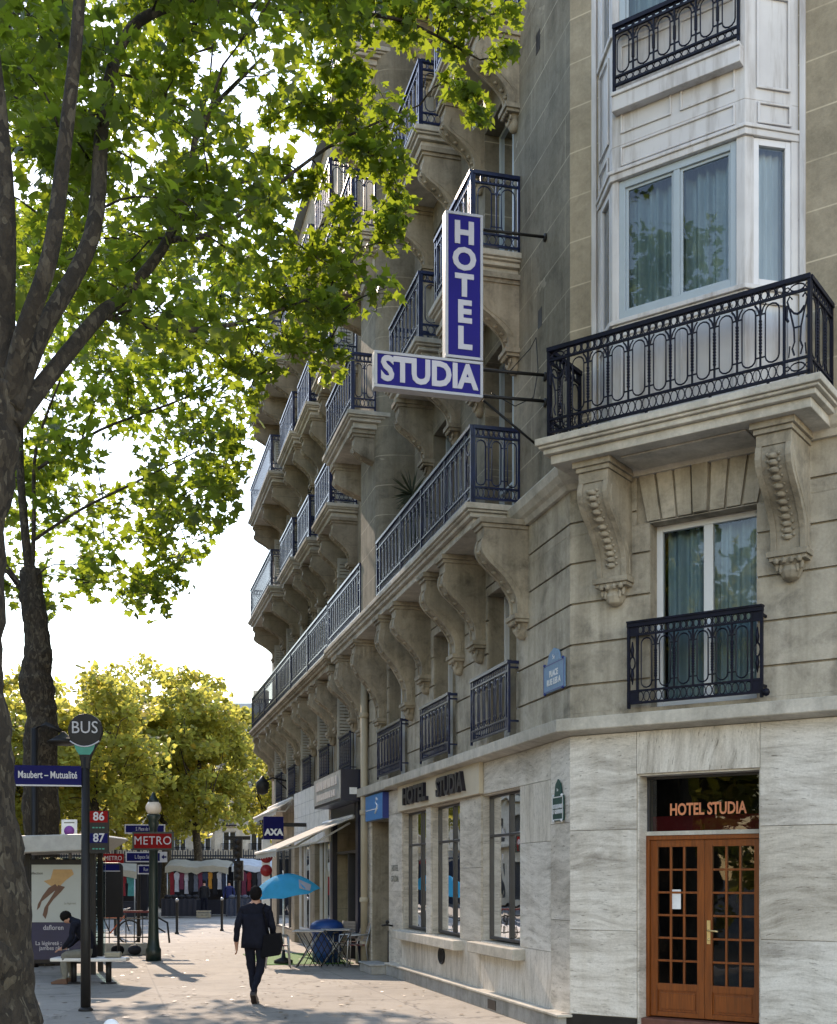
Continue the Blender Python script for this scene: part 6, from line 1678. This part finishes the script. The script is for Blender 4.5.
cl += sample(polyA, 135, 9.6, 13.2, .26, .46, holes=((128, 222, 17), (25, 255, 12), (150, 130, 10), (235, 170, 12), (60, 60, 9), (205, 260, 9), (90, 170, 9), (180, 60, 8), (240, 80, 9)))
polyB = [(300, 0), (520, -60), (512, 18), (400, 55), (330, 90)]
cl += sample(polyB, 24, 12.4, 13.2, .18, .34)
polyC = [(270, 60), (345, 50), (410, 120), (415, 160), (400, 230), (398, 290), (355, 330), (300, 330), (262, 260)]
cl += sample(polyC, 40, 12.5, 13.3, .17, .30)
polyD = [(455, 15), (500, 10), (512, 105), (470, 125), (440, 60)]
cl += sample(polyD, 9, 12.5, 13.1, .14, .24)
cl += sample([(200, 300), (350, 270), (395, 300), (385, 330), (300, 385), (240, 395)], 22, 12.0, 13.5, .16, .28)
tree('plane_tree', 'large near plane tree with mottled leaning trunk at the left edge', (-3.30, 9.5, 0), tr1, lim1, cl, 'plane_leaf', .086, 92, bumpy=.05)
# second plane tree
Y2 = 25.2
tr2 = ([A_(44, 995, Y2)[:2]+(-.05,), A_(44, 930, Y2), A_(42, 840, Y2), A_(40, 760, Y2), A_(42, 715, Y2), A_(36, 680, Y2), A_(38, 650, Y2), A_(34, 610, Y2), A_(30, 570, Y2)], [.46, .40, .36, .36, .31, .35, .27, .25, .22])
lim2 = [([A_(30, 580, Y2), A_(24, 520, Y2), A_(20, 450, Y2), A_(24, 360, Y2+.5), A_(40, 240, Y2+1)], [.16, .14, .12, .09, .05]),
        ([A_(32, 590, Y2), A_(34, 520, Y2), A_(36, 450, Y2), A_(60, 380, Y2-.6)], [.08, .07, .055, .03]),
        ([A_(30, 600, Y2), A_(8, 570, Y2), A_(-30, 520, Y2)], [.12, .11, .07]),
        ([A_(34, 540, Y2), A_(80, 510, Y2-.4), A_(140, 480, Y2-1), A_(200, 450, Y2-1.6)], [.06, .05, .04, .015]),
        ([A_(36, 470, Y2), A_(100, 430, Y2+.6), A_(180, 400, Y2+1), A_(240, 370, Y2+1)], [.06, .05, .035, .015])]
poly2 = [(-80, 200), (240, 250), (270, 360), (238, 425), (232, 480), (225, 520), (195, 545), (185, 600), (150, 610), (100, 590), (60, 598), (20, 620), (-80, 640)]
cl = sample(poly2, 205, Y2-1.5, Y2+6.5, .40, .80, holes=((215, 405, 16), (70, 560, 12), (120, 470, 12), (20, 540, 14), (160, 520, 9), (90, 430, 9), (190, 470, 9)))
tree('plane_tree', 'second plane tree with a knobbly trunk behind the bus shelter', (A_(44, 995, Y2)[0], Y2, 0), tr2, lim2, cl, 'plane_leaf', .165, 38, bumpy=.04)

def round_tree(x, y, h, cw, base, label, nclump, seed, tw=.3):
    rr_ = random.Random(seed); global rnd
    trunk = ([(x, y, -.05), (x+.1, y, h*.2), (x-.1, y, h*.42), (x+.15, y, h*.62), (x, y, h*.85)], [tw, tw*.8, tw*.62, tw*.4, tw*.12])
    limbs = []
    for k in range(7):
        a = rr_.random()*6.28; z0_ = h*rr_.uniform(.3, .55); L = cw*rr_.uniform(.5, .85)
        limbs.append(([(x, y, z0_), (x+math.cos(a)*L*.35, y+math.sin(a)*L*.35, z0_+h*.12), (x+math.cos(a)*L*.8, y+math.sin(a)*L*.8, z0_+h*.30)], [tw*.4, tw*.28, tw*.08]))
    cl = []
    while len(cl) < nclump:
        u = [rr_.gauss(0, 1) for _ in range(3)]; L = math.sqrt(sum(q*q for q in u)); f = rr_.random()**.42
        px, py, pz = x+u[0]/L*f*cw*(1+.14*math.sin(u[2]*3+seed)), y+u[1]/L*f*cw, base+(h-base)*(.5+.5*u[2]/L*f)
        cl.append(((px, py, pz), rr_.uniform(.5, 1.0)))
    tree('plane_tree', label, (x, y, 0), trunk, limbs, cl, 'far_leaf', .19, 48, star=False, group='plane trees round the plaza', twig=.02)
round_tree(-18.2, 68, 14.2, 4.9, 3.6, 'yellowing plane tree at the left of the far row', 150, 3)
round_tree(-15.2, 72, 15.2, 4.6, 4.0, 'tall yellow plane tree in the middle of the far row', 165, 5, .36)
round_tree(-12.2, 66, 13.2, 3.6, 4.2, 'bright yellow plane tree at the right of far row beside the hotel', 140, 9)
round_tree(-23.5, 64, 13.6, 4.6, 3.0, 'green plane tree behind the second trunk at the plaza', 140, 12)
round_tree(-15.6, 58, 12.0, 3.4, 4.2, 'slender plane tree between bus sign and lamp post', 90, 15, .22)
round_tree(-19.5, 60, 11.0, 3.6, 2.6, 'low yellow-green plane tree left of the bus stop post', 110, 41, .24)
round_tree(-9.9, 78, 12.5, 2.6, 3.8, 'narrow yellow plane tree nearest the shops in the far row', 70, 43, .22)
round_tree(-22.5, 90, 16.5, 6, 3.4, 'broad hazy plane tree behind the far row', 150, 21)

for x_, y_, sd, lb in ((-13, 2.5, 31, 'unseen green plane tree added left of the viewpoint to mirror in the front windows'), (-19, 9, 33, 'unseen green plane tree added across the road to mirror in the bay window'), (-12.5, -7, 35, 'unseen green plane tree added behind the viewpoint to darken the door glass'), (-17, 30, 37, 'unseen green plane tree added on the far pavement to mirror in the shop windows'), (-19, -1, 39, 'unseen green plane tree added furthest back on the left to darken the door glass')):
    round_tree(x_, y_, 12.0, 3.8, .6, lb, 110, sd)  # low crowns out of view, put in so the glass mirrors dark foliage
# litter of fallen leaves
cs = []
for k in range(700):
    y = 15.5+30*rnd.random()**1.6; s_ = (y-CY)/D1.y; x = CX+D1.x*s_-rnd.uniform(.3, 9.2)
    cs.append((x, y, .045+rnd.random()*.01))
lt_ = thing('fallen_leaves', None, None); lt_['kind'] = 'stuff'
o = leaf_mesh('litter', cs, .06, 'litter_leaf', lt_, True); 
bpy.data.objects.remove(lt_); o.parent = None; o.name = 'fallen_leaves'; setp(o, 'scattered brown fallen leaves on the pavement', 'leaves', kind='stuff')
me = o.data
co = np.empty(len(me.vertices)*3); me.vertices.foreach_get('co', co); co = co.reshape(-1, 3); cz = np.repeat(np.array(cs)[:, 2], 12)
co[:, 2] = cz+(co[:, 2]-cz)*.12; co[:, 2] = np.maximum(co[:, 2], .034); me.vertices.foreach_set('co', co.ravel()); me.update()

# ------------------------------------------------------------------ light
w = bpy.data.worlds.new('World'); scene.world = w; w.use_nodes = True; nt = w.node_tree
sky = nt.nodes.new('ShaderNodeTexSky'); sky.sky_type = 'NISHITA'; sky.sun_disc = False
EL = 32.6; SUN = Vector((-.329*math.cos(R(EL)), .9443*math.cos(R(EL)), math.sin(R(EL))))
sky.sun_elevation = R(EL); sky.sun_rotation = math.atan2(SUN.x, SUN.y)
sky.air_density = 1.5; sky.dust_density = .15; sky.ozone_density = 1.3
bgn = nt.nodes['Background']; nt.links.new(sky.outputs[0], bgn.inputs[0]); bgn.inputs[1].default_value = .15
sl_ = bpy.data.lights.new('sun', 'SUN'); sl_.energy = 2.0; sl_.angle = R(.53); sl_.color = (1, .88, .70)
so_ = bpy.data.objects.new('sun', sl_); COL.objects.link(so_); so_.rotation_euler = (-SUN).to_track_quat('-Z', 'Y').to_euler()
so_.location = SUN*60
vs_ = scene.view_settings; vs_.view_transform = 'Standard'; vs_.look = 'None'; vs_.exposure = 1.68; vs_.gamma = 1; vs_.use_white_balance = True; vs_.white_balance_temperature = 7050; vs_.white_balance_tint = 19; vs_.use_curve_mapping = False
scene.cycles.max_bounces = 8; scene.cycles.diffuse_bounces = 2; scene.cycles.transparent_max_bounces = 16; scene.cycles.caustics_reflective = False; scene.cycles.caustics_refractive = False
scene.cycles.use_denoising = True
